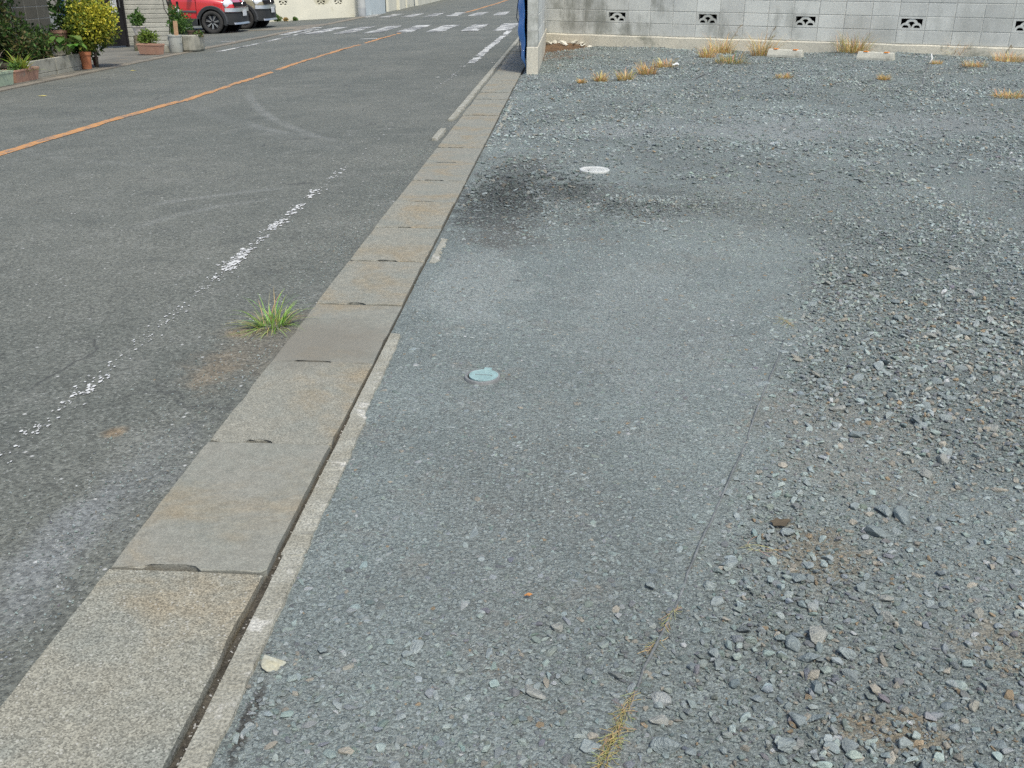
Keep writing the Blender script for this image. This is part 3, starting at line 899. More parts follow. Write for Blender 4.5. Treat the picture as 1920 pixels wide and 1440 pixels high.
bm = bmesh.new(); add_box(bm, (0, .003, .0104), (.056, .0013, .0012)); add_box(bm, (-.0275, -.001, .0104), (.0013, .009, .0012)); add_box(bm, (.0275, -.001, .0104), (.0013, .009, .0012))
link('rib', bm_mesh('rib', bm, M_RINGM), cov)
random.seed(3)
bm = bmesh.new()
for a in range(-3, 4):
    for b in range(-3, 4):
        x, y = a*.0105+(b % 2)*.005, b*.0105-.002
        if math.hypot(x, y) < .036 and abs(y-.003) > .004: add_box(bm, (x, y, .0098), (.0055, .0055, .0012))
link('stud', bm_mesh('stud', bm, M_TEAL), cov)

M_LIDW = simple('pale_metal_lid', (0.55, 0.56, 0.53), (0.44, 0.45, 0.42), 20, 0.6, (120, .2), (160, .4, .003), stain=((0.25, 0.25, 0.22), 30, 0.6, 0.75))
c = glot(1114.5, 320.5)
cov = empty('valve_cover', (c.x, c.y, c.z-.003), R(20))
tag(cov, 'white round metal cover with worn studs, farther in the gravel by the dark damp patch', 'valve cover')
link('lid', lathe('lid', [(0, .012), (.088, .012), (.09, .016), (.102, .016), (.105, .012), (.106, -.03)], M_LIDW, 44), cov)
bm = bmesh.new()
for a in range(-5, 6):
    for b in range(-5, 6):
        x, y = a*.016+(b % 2)*.008, b*.015
        if math.hypot(x, y) < .08: add_box(bm, (x, y, .0135), (.009, .009, .003))
link('stud', bm_mesh('stud', bm, M_LIDW), cov)
bm = bmesh.new(); add_box(bm, (-.05, -.02, .0145), (.022, .008, .004)); link('key_slot', bm_mesh('key_slot', bm, M_DARK), cov)

# ------------------------------------------------------------------ hose along the edge of the packed gravel
M_HOSE = simple('weathered_black_hose', (0.10, 0.108, 0.105), (0.17, 0.18, 0.175), 20, 0.75, (120, .3), (150, .3, .002))
cpx = [(1125, 1455), (1160, 1385), (1198, 1282), (1215, 1240), (1262, 1150), (1290, 1075), (1318, 1010), (1345, 950), (1372, 890), (1398, 835), (1412, 790), (1428, 745), (1448, 700), (1462, 665), (1470, 635)]
rs = random.Random(4)
cp = []
for k, q in enumerate(cpx):
    P_ = glot(*q); P_.z += 0.004+0.004*math.sin(k*1.9); cp.append(P_)
dense = []
for a, b in zip(cp, cp[1:]):
    for t in np.linspace(0, 1, 6)[:-1]:
        p = a.lerp(b, float(t)); p.x += rs.uniform(-.0015, .0015)
        p.z = float(zlot(p.x, p.y))+0.0015+0.0038*math.sin(p.y*17)+(p.z-float(zlot(p.x, p.y)))*.3
        dense.append(p)
hose = link('hose', tube('hose', dense, 0.0033, M_HOSE, 8))
tag(hose, 'thin weathered black hose running along the edge of the packed gravel', 'hose')
M_FIB = leaf_mat('dry_fibre', 0.1, 0.8)
def fibres(name, P0, P1, n, spread, length, palette, seed, r0=0.00045):
    rs = random.Random(seed)
    v, f, cl = [], [], []
    for _ in range(n):
        t = rs.random()
        p = P0.lerp(P1, t)+Vector((rs.gauss(0, spread), rs.gauss(0, spread), 0))
        a = rs.uniform(0, 6.28); ln = length*rs.uniform(.4, 1.3)
        d0 = (P1-P0).normalized()
        d = (d0*rs.choice((-1, 1))*rs.uniform(.4, 1.4)+Vector((math.cos(a), math.sin(a), rs.uniform(0, .45)))*.6).normalized()
        z0 = float(zlot(p.x, p.y))
        c_ = rs.choice(palette); c_ = tuple(x*rs.uniform(.75, 1.25) for x in c_)
        m__ = 5
        crv = rs.uniform(-1.2, 1.2)
        q = Vector((p.x, p.y, z0+rs.uniform(.003, .012)))
        for k in range(m__+1):
            s = d.cross(Vector((0, 0, 1))).normalized()*r0*rs.uniform(.8, 1.2)
            v += [q-s, q+s, q+Vector((0, 0, r0*1.4))]
            d = (d+Vector((-d.y, d.x, 0))*crv/m__+Vector((0, 0, -.16))).normalized()
            q = q+d*(ln/m__)
            q.z = max(q.z, float(zlot(q.x, q.y))+.002)
        b = len(v)-3*(m__+1)
        for k in range(m__):
            i = b+3*k
            f += [(i, i+1, i+4, i+3), (i+1, i+2, i+5, i+4), (i+2, i, i+3, i+5)]; cl += [c_]*3
    me = mesh(name, v, f, M_FIB)
    at_ = me.attributes.new('tint', 'FLOAT_COLOR', 'FACE')
    at_.data.foreach_set('color', np.array([(*c_, 1) for c_ in cl], np.float32).ravel())
    return me
YEL = [(0.38, 0.32, 0.12), (0.44, 0.37, 0.16), (0.30, 0.26, 0.12)]
TAN = [(0.42, 0.34, 0.20), (0.33, 0.27, 0.16), (0.5, 0.42, 0.27)]
for (a, b, n, sp, ln, pal, lab) in (((1130, 1440), (1162, 1360), 170, .005, .030, YEL, 'tangle of yellow dry roots wound on the hose at the bottom edge'),
                                    ((1160, 1365), (1188, 1300), 40, .002, .032, YEL, 'yellow dry root fibres twisted along the hose above the tangle'),
                                    ((1218, 1225), (1264, 1148), 46, .002, .03, YEL+TAN, 'straw coloured fibres twisted round the middle of the hose'),
                                    ((1400, 1025), (1450, 1040), 22, .006, .05, TAN, 'few pale straw stems lying right of the hose'),
                                    ((1462, 600), (1480, 610), 24, .01, .06, YEL, 'small yellow straw wisp at the far end of the hose')):
    o = link('root_fibres', fibres('root_fibres', glot(*a), glot(*b), n, sp, ln, pal, n))
    tag(o, lab, 'dry roots', 'dry roots along the hose')

def hose_px(name, pts, r_, mat, lab):
    P_ = []
    for q in pts:
        p = glot(*q); p.z += .008; P_.append(p)
    o = link(name, tube(name, P_, r_, mat, 6)); tag(o, lab, 'hose')
hose_px('hose', [(1298, 151), (1318, 141), (1340, 131), (1350, 122)], 0.009, M_HOSE, 'short dark hose end in the gravel below the half green grass')
hose_px('hose', [(1726, 172), (1730, 158), (1734, 140), (1738, 128), (1743, 118)], 0.008, M_HOSE, 'dark thin hose in the gravel near the white peg at the right')
pg = glot(1744, 120)
o = link('peg', tube('peg', [pg+Vector((-.01, 0, 0)), pg+Vector((.02, .02, .07)), pg+Vector((.01, .05, .13))], 0.014, simple('white_plastic', (.7, .7, .66), None, 9, .6, None, None), 7, .7))
tag(o, 'small crooked white plastic peg in the gravel before the wall', 'peg')

# ------------------------------------------------------------------ grass
M_GRASS = leaf_mat('grass_blade', 0.3, 0.6)
def tuft_mesh(name, n, h, spread, palette, seed, width=0.004, lean=1.0, droop=1.0, base=0.25):
    rs = random.Random(seed)
    v, f, cl = [], [], []
    for _ in range(n):
        a = rs.uniform(0, 2*math.pi)
        rb = spread*base*math.sqrt(rs.random())
        p = Vector((rb*math.cos(a), rb*math.sin(a), 0))
        a += rs.gauss(0, .5)
        out = Vector((math.cos(a), math.sin(a), 0))
        L = h*rs.uniform(.45, 1.2)
        tilt = abs(rs.gauss(0, .55))*lean
        tilt = min(tilt, 1.35)
        d = (out*math.sin(tilt)+Vector((0, 0, math.cos(tilt)))).normalized()
        c_ = rs.choice(palette); c_ = tuple(x*rs.uniform(.75, 1.25) for x in c_)
        w = width*rs.uniform(.6, 1.2)
        sd = out.cross(Vector((0, 0, 1))).normalized()
        m__ = 5
        b = len(v)
        q = p.copy()
        for k in range(m__+1):
            ww = w*(1-(k/m__)**2*.92)
            tw = rs.uniform(-.2, .2)
            v += [q-sd*ww, q+sd*ww+out*tw*w]
            d = (d+(out*.10+Vector((0, 0, -.18*(k+1)/m__)))*droop).normalized()
            q = q+d*(L/m__)
            q.z = max(q.z, .004)
        for k in range(m__):
            i = b+2*k
            f.append((i, i+1, i+3, i+2)); cl.append(tuple(x*(1+.1*k/m__) for x in c_))
    me = mesh(name, v, f, M_GRASS, True)
    at_ = me.attributes.new('tint', 'FLOAT_COLOR', 'FACE')
    at_.data.foreach_set('color', np.array([(*c_, 1) for c_ in cl], np.float32).ravel())
    return me
GRN = [(0.17, 0.30, 0.05), (0.24, 0.38, 0.08), (0.30, 0.40, 0.11), (0.13, 0.24, 0.05)]
DRY = [(0.66, 0.45, 0.17), (0.57, 0.38, 0.14), (0.70, 0.53, 0.25), (0.48, 0.31, 0.11)]
MIX = DRY*2+[(0.34, 0.33, 0.12), (0.24, 0.25, 0.09)]
P_ = groad(512, 606); P_.z = zroad2(P_.x, P_.y)-.003
o = link('grass_tuft', tuft_mesh('grass_tuft', 190, 0.14, 0.16, GRN*2+[(0.52, 0.44, 0.20), (0.48, 0.38, 0.17), (0.44, 0.40, 0.16)], 5, 0.0021, 2.3, 1.35, .36), None, P_)
tag(o, 'green grass clump growing between the asphalt and the gutter slabs', 'grass', 'grass tufts')
tufts = [
    (1090, 156, 12, 18, DRY, 'tiny straw tuft in the gravel nearest the wall end'),
    (1126, 153, 24, 26, DRY, 'small dry tuft second from the wall end'),
    (1172, 151, 27, 32, MIX, 'upright dry yellow tuft third from the wall end'),
    (1213, 139, 30, 40, DRY, 'bushy golden tuft left of the white scrap'),
    (1246, 126, 22, 42, MIX, 'low golden tuft touching the white scrap'),
    (1325, 108, 26, 34, DRY, 'orange dry tuft at the left of the tall wall grass'),
    (1352, 100, 42, 50, DRY, 'tall orange tuft at the wall foot with thin stalks'),
    (1370, 118, 26, 62, [(0.20, 0.23, 0.07), (0.26, 0.27, 0.10)]+DRY[:2], 'half green grass patch in front of the tall orange tuft'),
    (1428, 104, 52, 46, MIX, 'tall dry tuft at the left wheel stop'),
    (1600, 98, 46, 66, MIX, 'tall dry tuft left of the right wheel stop'),
    (1657, 150, 15, 24, DRY, 'little yellow tuft alone in front of the right wheel stop'),
    (1470, 146, 13, 34, DRY, 'flat straw tuft in front of the left wheel stop'),
    (1795, 103, 32, 44, DRY, 'dry tuft with leaning stalks at the wall right of the peg'),
    (1826, 127, 17, 46, MIX, 'low brown tuft in the gravel right of the peg'),
    (1890, 116, 30, 58, DRY, 'golden tuft at the wall foot by the right edge'),
    (1890, 182, 18, 60, DRY, 'straw patch in the gravel at the right edge'),
    (1755, 120, 9, 22, DRY, 'wisp of straw beside the white peg'),
    (1440, 88, 16, 26, MIX, 'small dry tuft at the wall foot behind the left wheel stop'),
]
for k, (px, py, hp, wp, pal, lab) in enumerate(tufts):
    P_ = glot(px, py)
    s = ppm(P_)
    h, w = hp/s*1.1, wp/s
    o = link('grass_tuft', tuft_mesh('grass_tuft', int(70+wp*3), h*.88, w, pal, 40+k, 0.0030, max(.9, min(1.7, .75*w/h)), 1.3, .45), None, P_)
    tag(o, lab, 'grass', 'grass tufts')
# thin weed stalks against the wall
for k, (px, py, tx, ty, lab) in enumerate([(1362, 98, 1381, 52, 'thin dry weed stalk leaning right against the wall'), (1436, 95, 1447, 55, 'forked dry stalk by the left wheel stop'),
                                           (1603, 95, 1604, 47, 'tall thin dry stalk against the wall left of the right stop'), (1615, 95, 1612, 62, 'dark short stalk right of the tall thin one'),
                                           (1805, 100, 1817, 78, 'leaning seed stalk at the wall right of the peg'), (1885, 105, 1891, 85, 'upright dry stalk at the right edge wall foot')]):
    A = glot(px, py); s = ppm(A)
    B = A+Vector(((tx-px)/s, -.02, (py-ty)/s))
    mid_ = (A+B)/2+Vector((-.02, 0, .01))
    o = link('weed_stalk', tube('weed_stalk', [A, mid_, B], 0.0045, simple('dry_stalk', (.24, .17, .08), None, 9, .9, None, None) if k == 0 else bpy.data.materials['dry_stalk'], 5, .4))
    rs = random.Random(k)
    v, f = [], []
    for q in range(14):
        p = A.lerp(B, rs.uniform(.5, 1.0))
        d = Vector((rs.gauss(0, .03), rs.gauss(0, .02), rs.uniform(.01, .05)))
        b = len(v); v += [p, p+d+Vector((.006, 0, 0)), p+d+Vector((0, 0, .008))]; f.append((b, b+1, b+2))
    link('seed_head', mesh('seed_head', v, f, bpy.data.materials['dry_stalk']), o)
    tag(o, lab, 'weed stalk', 'dry weed stalks at the wall')

# ------------------------------------------------------------------ white scrap and rubble corner
P_ = glot(1266, 122)
bm = bmesh.new()
for (a, b, c) in ((-.05, -.01, .0), (.06, -.014, .004), (.05, .016, .02), (-.04, .02, .014)): bm.verts.new((a, b, c))
bm.verts.ensure_lookup_table(); bm.faces.new(bm.verts[:])
bmesh.ops.subdivide_edges(bm, edges=bm.edges, cuts=3, use_grid_fill=True)
for v_ in bm.verts: v_.co.z += .012*math.sin(v_.co.x*90)+.006*math.sin(v_.co.y*200)+.008
o = link('paper_scrap', bm_mesh('paper_scrap', bm, simple('white_paper', (.72, .76, .76), None, 9, .7, None, None), True), None, P_)
so = o.modifiers.new('thickness', 'SOLIDIFY'); so.thickness = .002
tag(o, 'crumpled white scrap lying in the gravel by a dry tuft', 'scrap')

M_PLAS = simple('white_plaster', (.66, .64, .55), (.5, .47, .38), 14, .9, (60, .2), (60, .4, .006), coord='object')
M_LITTER = simple('brown_litter', (.17, .105, .055), (.10, .065, .04), 9, .95, (60, .5), (50, .9, .02))
pile = empty('rubble_pile', glot(1045, 92))
tag(pile, 'heap of broken white plaster on brown litter in the wall corner', 'rubble')
v, f = [], []
pc = pile.location
n = 20
for i in range(n+1):
    for j in range(n+1):
        x, y = (i/n-.5)*1.3, (j/n-.5)*1.5
        q = max(0, 1-(x/.62)**2-(y/.72)**2)
        v.append((x+.12, y, .11*q**.8+.012*math.sin(x*31)*math.sin(y*27)*q-.02))
for i in range(n):
    for j in range(n):
        a = i*(n+1)+j; f.append((a, a+n+1, a+n+2, a+1))
link('litter', mesh('litter', v, f, M_LITTER, True), pile)

def rock_mesh(name, seed, flat, mat, sub=False, npts=13):
    rs = random.Random(seed)
    bm = bmesh.new()
    for _ in range(npts):
        while True:
            p = Vector((rs.uniform(-1, 1), rs.uniform(-1, 1), rs.uniform(-1, 1)))
            if 0.55 < p.length < 1: break
        p.normalize()
        p *= rs.uniform(.8, 1.0)
        bm.verts.new((p.x*.5*rs.uniform(.85, 1.1), p.y*.5*0.78, p.z*.5*flat))
    r_ = bmesh.ops.convex_hull(bm, input=bm.verts)
    for v_ in [v_ for v_ in bm.verts if not v_.link_faces]: bm.verts.remove(v_)
    bmesh.ops.dissolve_limit(bm, angle_limit=R(16), verts=bm.verts, edges=bm.edges)
    if sub:
        bmesh.ops.bevel(bm, geom=list(bm.edges), offset=.035 if sub is True else sub, segments=1, affect='EDGES', clamp_overlap=True)
    bmesh.ops.triangulate(bm, faces=bm.faces)
    return bm_mesh(name, bm, mat)
pl = [rock_mesh('plaster_piece', 900+k, .45, M_PLAS) for k in range(5)]
rs = random.Random(12)
for k in range(64):
    x, y = rs.gauss(.10, .26), rs.gauss(.12, .26)
    if k > 46: x, y = rs.uniform(-.2, .9), rs.gauss(-.1, .45)
    q = max(0, 1-((x-.12)/.62)**2-(y/.72)**2)
    s = rs.uniform(.05, .15)*(1 if k < 47 else .4)
    link('plaster_piece', pl[k % 5], pile, (x, y, .11*q**.8-.005+s*.14), (rs.uniform(-.5, .5), rs.uniform(-.5, .5), rs.uniform(0, 6)), (s*1.5, s, s))

# ------------------------------------------------------------------ gravel
CABLE = [(0.05, 1.0), (0.09, 1.23), (0.17, 1.47), (0.26, 1.67), (0.35, 1.97), (0.53, 2.42), (0.65, 2.84), (0.82, 3.34), (1.05, 4.2), (1.3, 5.2)]
def cable_x(y):
    return np.interp(y, [c[1] for c in CABLE], [c[0] for c in CABLE])
def vnoise(x, y, s, seed):
    """smooth value noise"""
    r0 = np.random.default_rng(seed)
    T = r0.random((64, 64))
    u, w = x*s+100, y*s+100
    i, j = np.floor(u).astype(int), np.floor(w).astype(int)
    a, b = u-i, w-j
    a, b = a*a*(3-2*a), b*b*(3-2*b)
    g = lambda p, q: T[p % 64, q % 64]
    return (g(i, j)*(1-a)+g(i+1, j)*a)*(1-b)+(g(i, j+1)*(1-a)+g(i+1, j+1)*a)*b
def looseness(x, y):
    """0 on the packed wheel track, 1 on loose stone"""
    l_ = sstep(-0.10, 0.22, x-cable_x(y))
    l_ = np.maximum(l_, 0.8*(1-sstep(1.3, 1.85, y-.25*np.clip(x+.3, 0, .4))))
    far = sstep(4.3, 6.0, y)
    band = vnoise(x*.5, y*1.2, 1.4, 3)
    lf = 0.68+0.32*sstep(.3, .7, band)
    l_ = l_*(1-far)+lf*far
    patch = np.exp(-(((x-1.55)/.65)**2+((y-3.3)/.55)**2))
    n_ = vnoise(x, y, 2.3, 5)
    wet = np.exp(-(((x+.22)/.38)**2+((y-6.0)/.75)**2))+.6*np.exp(-(((x-.55)/.4)**2+((y-5.5)/.4)**2))
    return np.clip(l_*(0.55+0.8*n_)+0.5*patch+.55*wet*(.3+n_), 0, 1.3), patch+.35*wet*(x < .2)

def scatter(y0, y1, dens, dmin, dmax, embed, flat, cls, margin=0.5):
    """dens(x, y) stones per square metre"""
    yy = np.linspace(y0, y1, 200)
    wd = 0.62*yy+0.35+margin+0.585
    cdf = np.cumsum(wd); cdf /= cdf[-1]
    area = np.trapz(wd, yy)
    dmx = dens(None, None)
    n = int(area*dmx)
    y = np.interp(RNG.random(n), cdf, yy)
    x = -0.64+RNG.random(n)*(0.62*y+0.35+margin+0.64)
    k = RNG.random(n)*dmx < dens(x, y)
    # nothing beyond the back wall, nothing on the covers
    wl = WY+(x-WX)*math.tan(WA)-0.09
    k &= y < wl
    k &= ~((x < RX1+.03) & (y > RY0-.02))
    for (cx, cy, rr) in COVERS: k &= np.hypot(x-cx, y-cy) > rr
    if cls < 3:                          # the concrete strip beside the slabs stays mostly clean
        k &= (x > -0.566) | (y > 3.3) | ((RNG.random(n) < .08+.75*np.clip((x+.600)/.034, 0, 1)) & (x > -.632))
    x, y = x[k], y[k]
    n = len(x)
    d = dmin*(dmax/dmin)**(RNG.random(n)**1.5)
    lo, pa = looseness(x, y)
    lo = np.clip(lo, 0, 1)
    asp = RNG.uniform(.75, 1.3, n)
    fz = flat*RNG.uniform(.7, 1.3, n)*(0.55+.45*lo)
    sx, sy, sz = d*asp, d/asp, d*fz
    tilt = (0.05+0.24*lo)
    rx, ry = RNG.normal(0, 1, n)*tilt, RNG.normal(0, 1, n)*tilt
    rz = RNG.uniform(0, 6.283, n)
    z = zlot(x, y)+sz*(embed*(.3+.5*lo)-0.20*(1-lo))
    return np.stack([x, y, z], 1), np.stack([rx, ry, rz], 1), np.stack([sx, sy, sz], 1)
_c1, _c2 = glot(907, 709), glot(1114.5, 320.5)
COVERS = [(_c1.x, _c1.y, .058), (_c2.x, _c2.y, .102)]
def D(base_loose, base_packed, patch_extra=0.0, cap=None):
    mx = base_loose*1.3+patch_extra
    def fn(x, y):
        if x is None: return mx
        lo, pa = looseness(x, y)
        return base_packed+(base_loose-base_packed)*lo+patch_extra*pa
    return fn
parts = [
    scatter(0.7, 3.4, D(8500, 5200), .0045, .010, .30, .65, 0),
    scatter(0.7, 6.2, D(3400, 1700), .009, .020, .40, .6, 1),
    scatter(0.7, 6.2, D(1000, 330, 420), .018, .036, .38, .55, 2),
    scatter(6.2, 19.0, D(950, 520), .012, .026, .38, .6, 3, 1.0),
    scatter(6.2, 19.0, D(260, 90), .026, .055, .36, .55, 3, 1.0),
    scatter(3.4, 6.2, D(2600, 2200), .006, .011, .3, .65, 0),
]
big = scatter(0.8, 6.5, D(32, 2.5, 130), .034, .064, .30, .55, 4)
P3 = np.concatenate([p[0] for p in parts]); R3 = np.concatenate([p[1] for p in parts]); S3 = np.concatenate([p[2] for p in parts])
# the stones that show largest become single stones, the rest join the gravel
bs_ = FPX*big[2][:, :2].max(1)/np.hypot(big[0][:, 1], CAM_H)
inframe = (big[0][:, 1] > 1.2) & (big[0][:, 0] < 0.545*big[0][:, 1]+0.12)
bs_ = bs_*np.where(inframe, 1, .2)
order = np.argsort(-bs_)
HAND = [(515, 1240, 46, 'stone'), (1255, 1402, 62, ''), (1530, 1193, 44, ''), (1522, 1238, 40, ''), (1662, 1158, 34, ''), (1486, 1208, 36, ''), (1526, 1290, 38, ''),
        (1655, 958, 32, ''), (1692, 968, 40, ''), (1750, 974, 24, ''), (1603, 948, 22, ''), (1640, 998, 36, ''), (1515, 1060, 24, ''), (1690, 1392, 36, ''), (1598, 1405, 38, ''),
        (1345, 1245, 30, ''), (1340, 1225, 26, ''), (1218, 1100, 28, ''), (1332, 1098, 28, ''), (1345, 1126, 26, ''), (1720, 790, 30, ''), (1768, 862, 30, ''), (1735, 888, 26, ''),
        (1540, 715, 22, ''), (1570, 765, 26, ''), (1605, 815, 22, ''), (1045, 1175, 26, ''), (760, 1225, 22, ''), (1110, 1395, 40, ''), (1825, 1320, 34, ''), (1240, 1310, 34, ''), (605, 1220, 22, ''), (486, 1275, 18, '')]
nbig = 290-len(HAND)
bigm = [rock_mesh('stone', 300+k, .68, M_STONE, True, (11, 14, 20)[k % 3]) for k in range(14)]
for k in order[:nbig]:
    link('stone', bigm[int(k) % 14], lot, tuple(big[0][k]), tuple(big[1][k]), tuple(big[2][k]))
for k, (px, py, wpx, _) in enumerate(HAND):
    rs = random.Random(700+k)
    P_ = glot(px, py+4)
    s = wpx/ppm(P_)*1.32
    o = link('stone', bigm[k % 14], lot, (P_.x, P_.y, P_.z+s*.12), (rs.uniform(-.25, .25), rs.uniform(-.25, .25), rs.uniform(0, 6)), (s*1.1, s, s*.85))
    if k == 0:
        pale = M_STONE.copy(); pale.name = 'pale_lichen_stone'
        ntp = pale.node_tree
        o.data = bigm[0].copy(); o.data.materials.clear()
        o.data.materials.append(simple('pale_stone', (.33, .35, .31), (.36, .33, .22), 25, .85, (140, .25), (120, .5, .004)))
        o['label'] = 'pale lichen-yellow stone beside the concrete strip'
        bpy.data.materials.remove(pale)
rest = order[nbig:]
P3 = np.concatenate([P3, big[0][rest]]); R3 = np.concatenate([R3, big[1][rest]]); S3 = np.concatenate([S3, big[2][rest]])

def tints(n, x, y):
    base = np.array([.233, .266, .250])*RNG.uniform(.64, 1.38, (n, 1))
    base *= (0.72+.30*vnoise(x, y, 1.3, 31)+.26*vnoise(x, y, 3.9, 32))[:, None]
    base = base*(1-.5*np.clip(vnoise(x, y, .9, 33)-.45, 0, 1)[:, None]*np.array([0.0, .12, .30]))
    base += RNG.normal(0, .008, (n, 3))
    u = RNG.random(n)
    def setc(mask, c, a, b):
        m__ = mask.sum(); base[mask] = np.array(c)*RNG.uniform(a, b, (m__, 1))
    warm = .06+.10*sstep(.0, .5, x-cable_x(y))*(y < 4)
    setc(u < warm, (.285, .265, .215), .7, 1.2)
    setc(u < warm*.16, (.29, .225, .145), .7, 1.1)
    setc(u > .988, (.38, .39, .375), .8, 1.2)
    setc((u > .90) & (u < .94), (.14, .15, .15), .8, 1.2)
    # stones lying in the oil-dark damp patch are stained with it
    dm = np.maximum(np.exp(-(((x+.36)/.30)**2+((y-5.9)/.95)**2))*.62, np.exp(-(((x-.15)/.65)**2+((y-5.85)/.7)**2))*.34*sstep(.3, .6, vnoise(x, y, 3.1, 21))*1.6)
    dm = np.clip(dm, 0, .65)
    base *= (1-dm)[:, None]
    return np.clip(base, .02, .9)

def gravel_object(name, P, Rt, S, variants, tint, parent):
    me = bpy.data.meshes.new(name)
    me.vertices.add(len(P))
    me.vertices.foreach_set('co', P.astype(np.float32).ravel())
    for nm, tp, dat, key in (('rot', 'FLOAT_VECTOR', Rt, 'vector'), ('scl', 'FLOAT_VECTOR', S, 'vector')):
        a = me.attributes.new(nm, tp, 'POINT'); a.data.foreach_set(key, dat.astype(np.float32).ravel())
    a = me.attributes.new('idx', 'INT', 'POINT'); a.data.foreach_set('value', RNG.integers(0, len(variants), len(P)).astype(np.int32))
    a = me.attributes.new('tint', 'FLOAT_COLOR', 'POINT')
    a.data.foreach_set('color', np.concatenate([tint, np.ones((len(P), 1))], 1).astype(np.float32).ravel())
    o = link(name, me, parent)
    ng = bpy.data.node_groups.new(name+'_scatter', 'GeometryNodeTree')
    ng.interface.new_socket('Geometry', in_out='INPUT', socket_type='NodeSocketGeometry')
    ng.interface.new_socket('Geometry', in_out='OUTPUT', socket_type='NodeSocketGeometry')
    gi, go = ng.nodes.new('NodeGroupInput'), ng.nodes.new('NodeGroupOutput')
    jn = ng.nodes.new('GeometryNodeJoinGeometry')
    for vobj in reversed(variants):
        oi = ng.nodes.new('GeometryNodeObjectInfo')
        oi.inputs['Object'].default_value = vobj
        oi.inputs['As Instance'].default_value = True
        ng.links.new(oi.outputs['Geometry'], jn.inputs[0])
    def attr(nm, tp):
        q = ng.nodes.new('GeometryNodeInputNamedAttribute'); q.data_type = tp
        q.inputs['Name'].default_value = nm
        return q.outputs['Attribute']
    ip = ng.nodes.new('GeometryNodeInstanceOnPoints')
    er = ng.nodes.new('FunctionNodeEulerToRotation')
    ng.links.new(attr('rot', 'FLOAT_VECTOR'), er.inputs[0])
    ng.links.new(gi.outputs[0], ip.inputs['Points'])
    ng.links.new(jn.outputs[0], ip.inputs['Instance'])
    ip.inputs['Pick Instance'].default_value = True
    ng.links.new(attr('idx', 'INT'), ip.inputs['Instance Index'])
    ng.links.new(er.outputs[0], ip.inputs['Rotation'])
    ng.links.new(attr('scl', 'FLOAT_VECTOR'), ip.inputs['Scale'])
    ng.links.new(ip.outputs[0], go.inputs[0])
    md = o.modifiers.new('scatter', 'NODES'); md.node_group = ng
    return o
variants = [bpy.data.objects.new('gravel_variant', rock_mesh('gravel_variant', 40+k, 1.0, M_STONE_I, (.03, .06)[k % 2], (10, 13, 18)[k % 3])) for k in range(14)]
gt = tints(len(P3), P3[:, 0], P3[:, 1])*(1+.26*sstep(.014, .034, S3[:, :2].max(1))*np.clip(looseness(P3[:, 0], P3[:, 1])[0], 0, 1))[:, None]
gv = gravel_object('gravel', P3, R3, S3, variants, gt, lot)
tag(gv, 'loose grey crushed stone covering the lot', None, None, 'stuff')

# grit thrown onto the asphalt along the slabs, and in the gap beside them
n = 7500
gx = np.concatenate([-1.035-np.abs(RNG.normal(0, .16, n)), RNG.uniform(-.648, -.622, 900)])
gy = np.concatenate([RNG.uniform(.9, 7.5, n), RNG.uniform(.9, 4.2, 900)])
dd = .003*(3.6**RNG.random(len(gx))**1.3)
gz = np.array([zroad2(a, b) if a < -.8 else -.017 for a, b in zip(gx, gy)])+dd*.2
Pg = np.stack([gx, gy, gz], 1)
keep = np.concatenate([RNG.random(n) < .35+.65*vnoise(gx[:n], gy[:n], 1.5, 9), np.ones(900, bool)])
Pg, dd = Pg[keep], dd[keep]
Rg = RNG.uniform(0, 6.28, (len(Pg), 3))*np.array([.1, .1, 1])
tg = tints(len(Pg), Pg[:, 0], Pg[:, 1])*1.15
mw = Pg[:, 0] > -.8
tg[mw] = np.where(RNG.random((mw.sum(), 1)) < .4, np.array([[.45, .44, .40]]), np.array([[.12, .11, .09]]))
gr_ = gravel_object('grit', Pg, Rg, np.stack([dd*1.2, dd, dd*.7], 1), variants, tg, road)
tag(gr_, 'fine grit on the asphalt beside the slabs', None, None, 'stuff')

# flat brown stain-like leaf and small finds on the gravel
def flat_leaf(px, py, s, c_, lab, f_=glot, nm='fallen_leaf', cat='leaf'):
    P_ = f_(px, py)
    rs = random.Random(int(px))
    n = 13
    v = [(0, 0, .004)]+[(s*(.55+.75*rs.random())*math.cos(2*math.pi*k/n), s*.6*(.55+.75*rs.random())*math.sin(2*math.pi*k/n), .002+.004*rs.random()) for k in range(n)]
    f = [(0, 1+k, 1+(k+1) % n) for k in range(n)]
    mn = 'leaf_%d' % int(sum(c_)*1000)
    mt = bpy.data.materials.get(mn) or simple(mn, c_, None, 40, .8, None, None)
    o = link(nm, mesh(nm, v, f, mt), None, (P_.x, P_.y, P_.z+(.007 if f_ is glot else .004)), (0, 0, rs.uniform(0, 6) if s < .02 else .3))
    so = o.modifiers.new('thickness', 'SOLIDIFY'); so.thickness = .0015
    tag(o, lab, cat)
flat_leaf(1460, 985, .031, (.095, .075, .048), 'flat dark brown leaf lying in the loose gravel')
flat_leaf(990, 1122, .008, (.42, .20, .07), 'tiny rust orange leaf on the packed gravel')
def gz2(px, py):
    p = groad(px, py); p.z = zroad2(p.x, p.y); return p
flat_leaf(80, 180, .05, (.55, .47, .14), 'yellow fallen leaf on the far lane', gz2)
flat_leaf(250, 132.5, .06, (.55, .47, .14), 'yellow fallen leaf on the asphalt before the driveway', gz2)
flat_leaf(820, 144, .035, (.62, .62, .58), 'white speck of litter on the lane beside the gutter', gz2, 'litter_scrap', 'litter')
flat_leaf(923, 118, .04, (.58, .56, .5), 'pale scrap of litter near the end of the gutter', gz2, 'litter_scrap', 'litter')

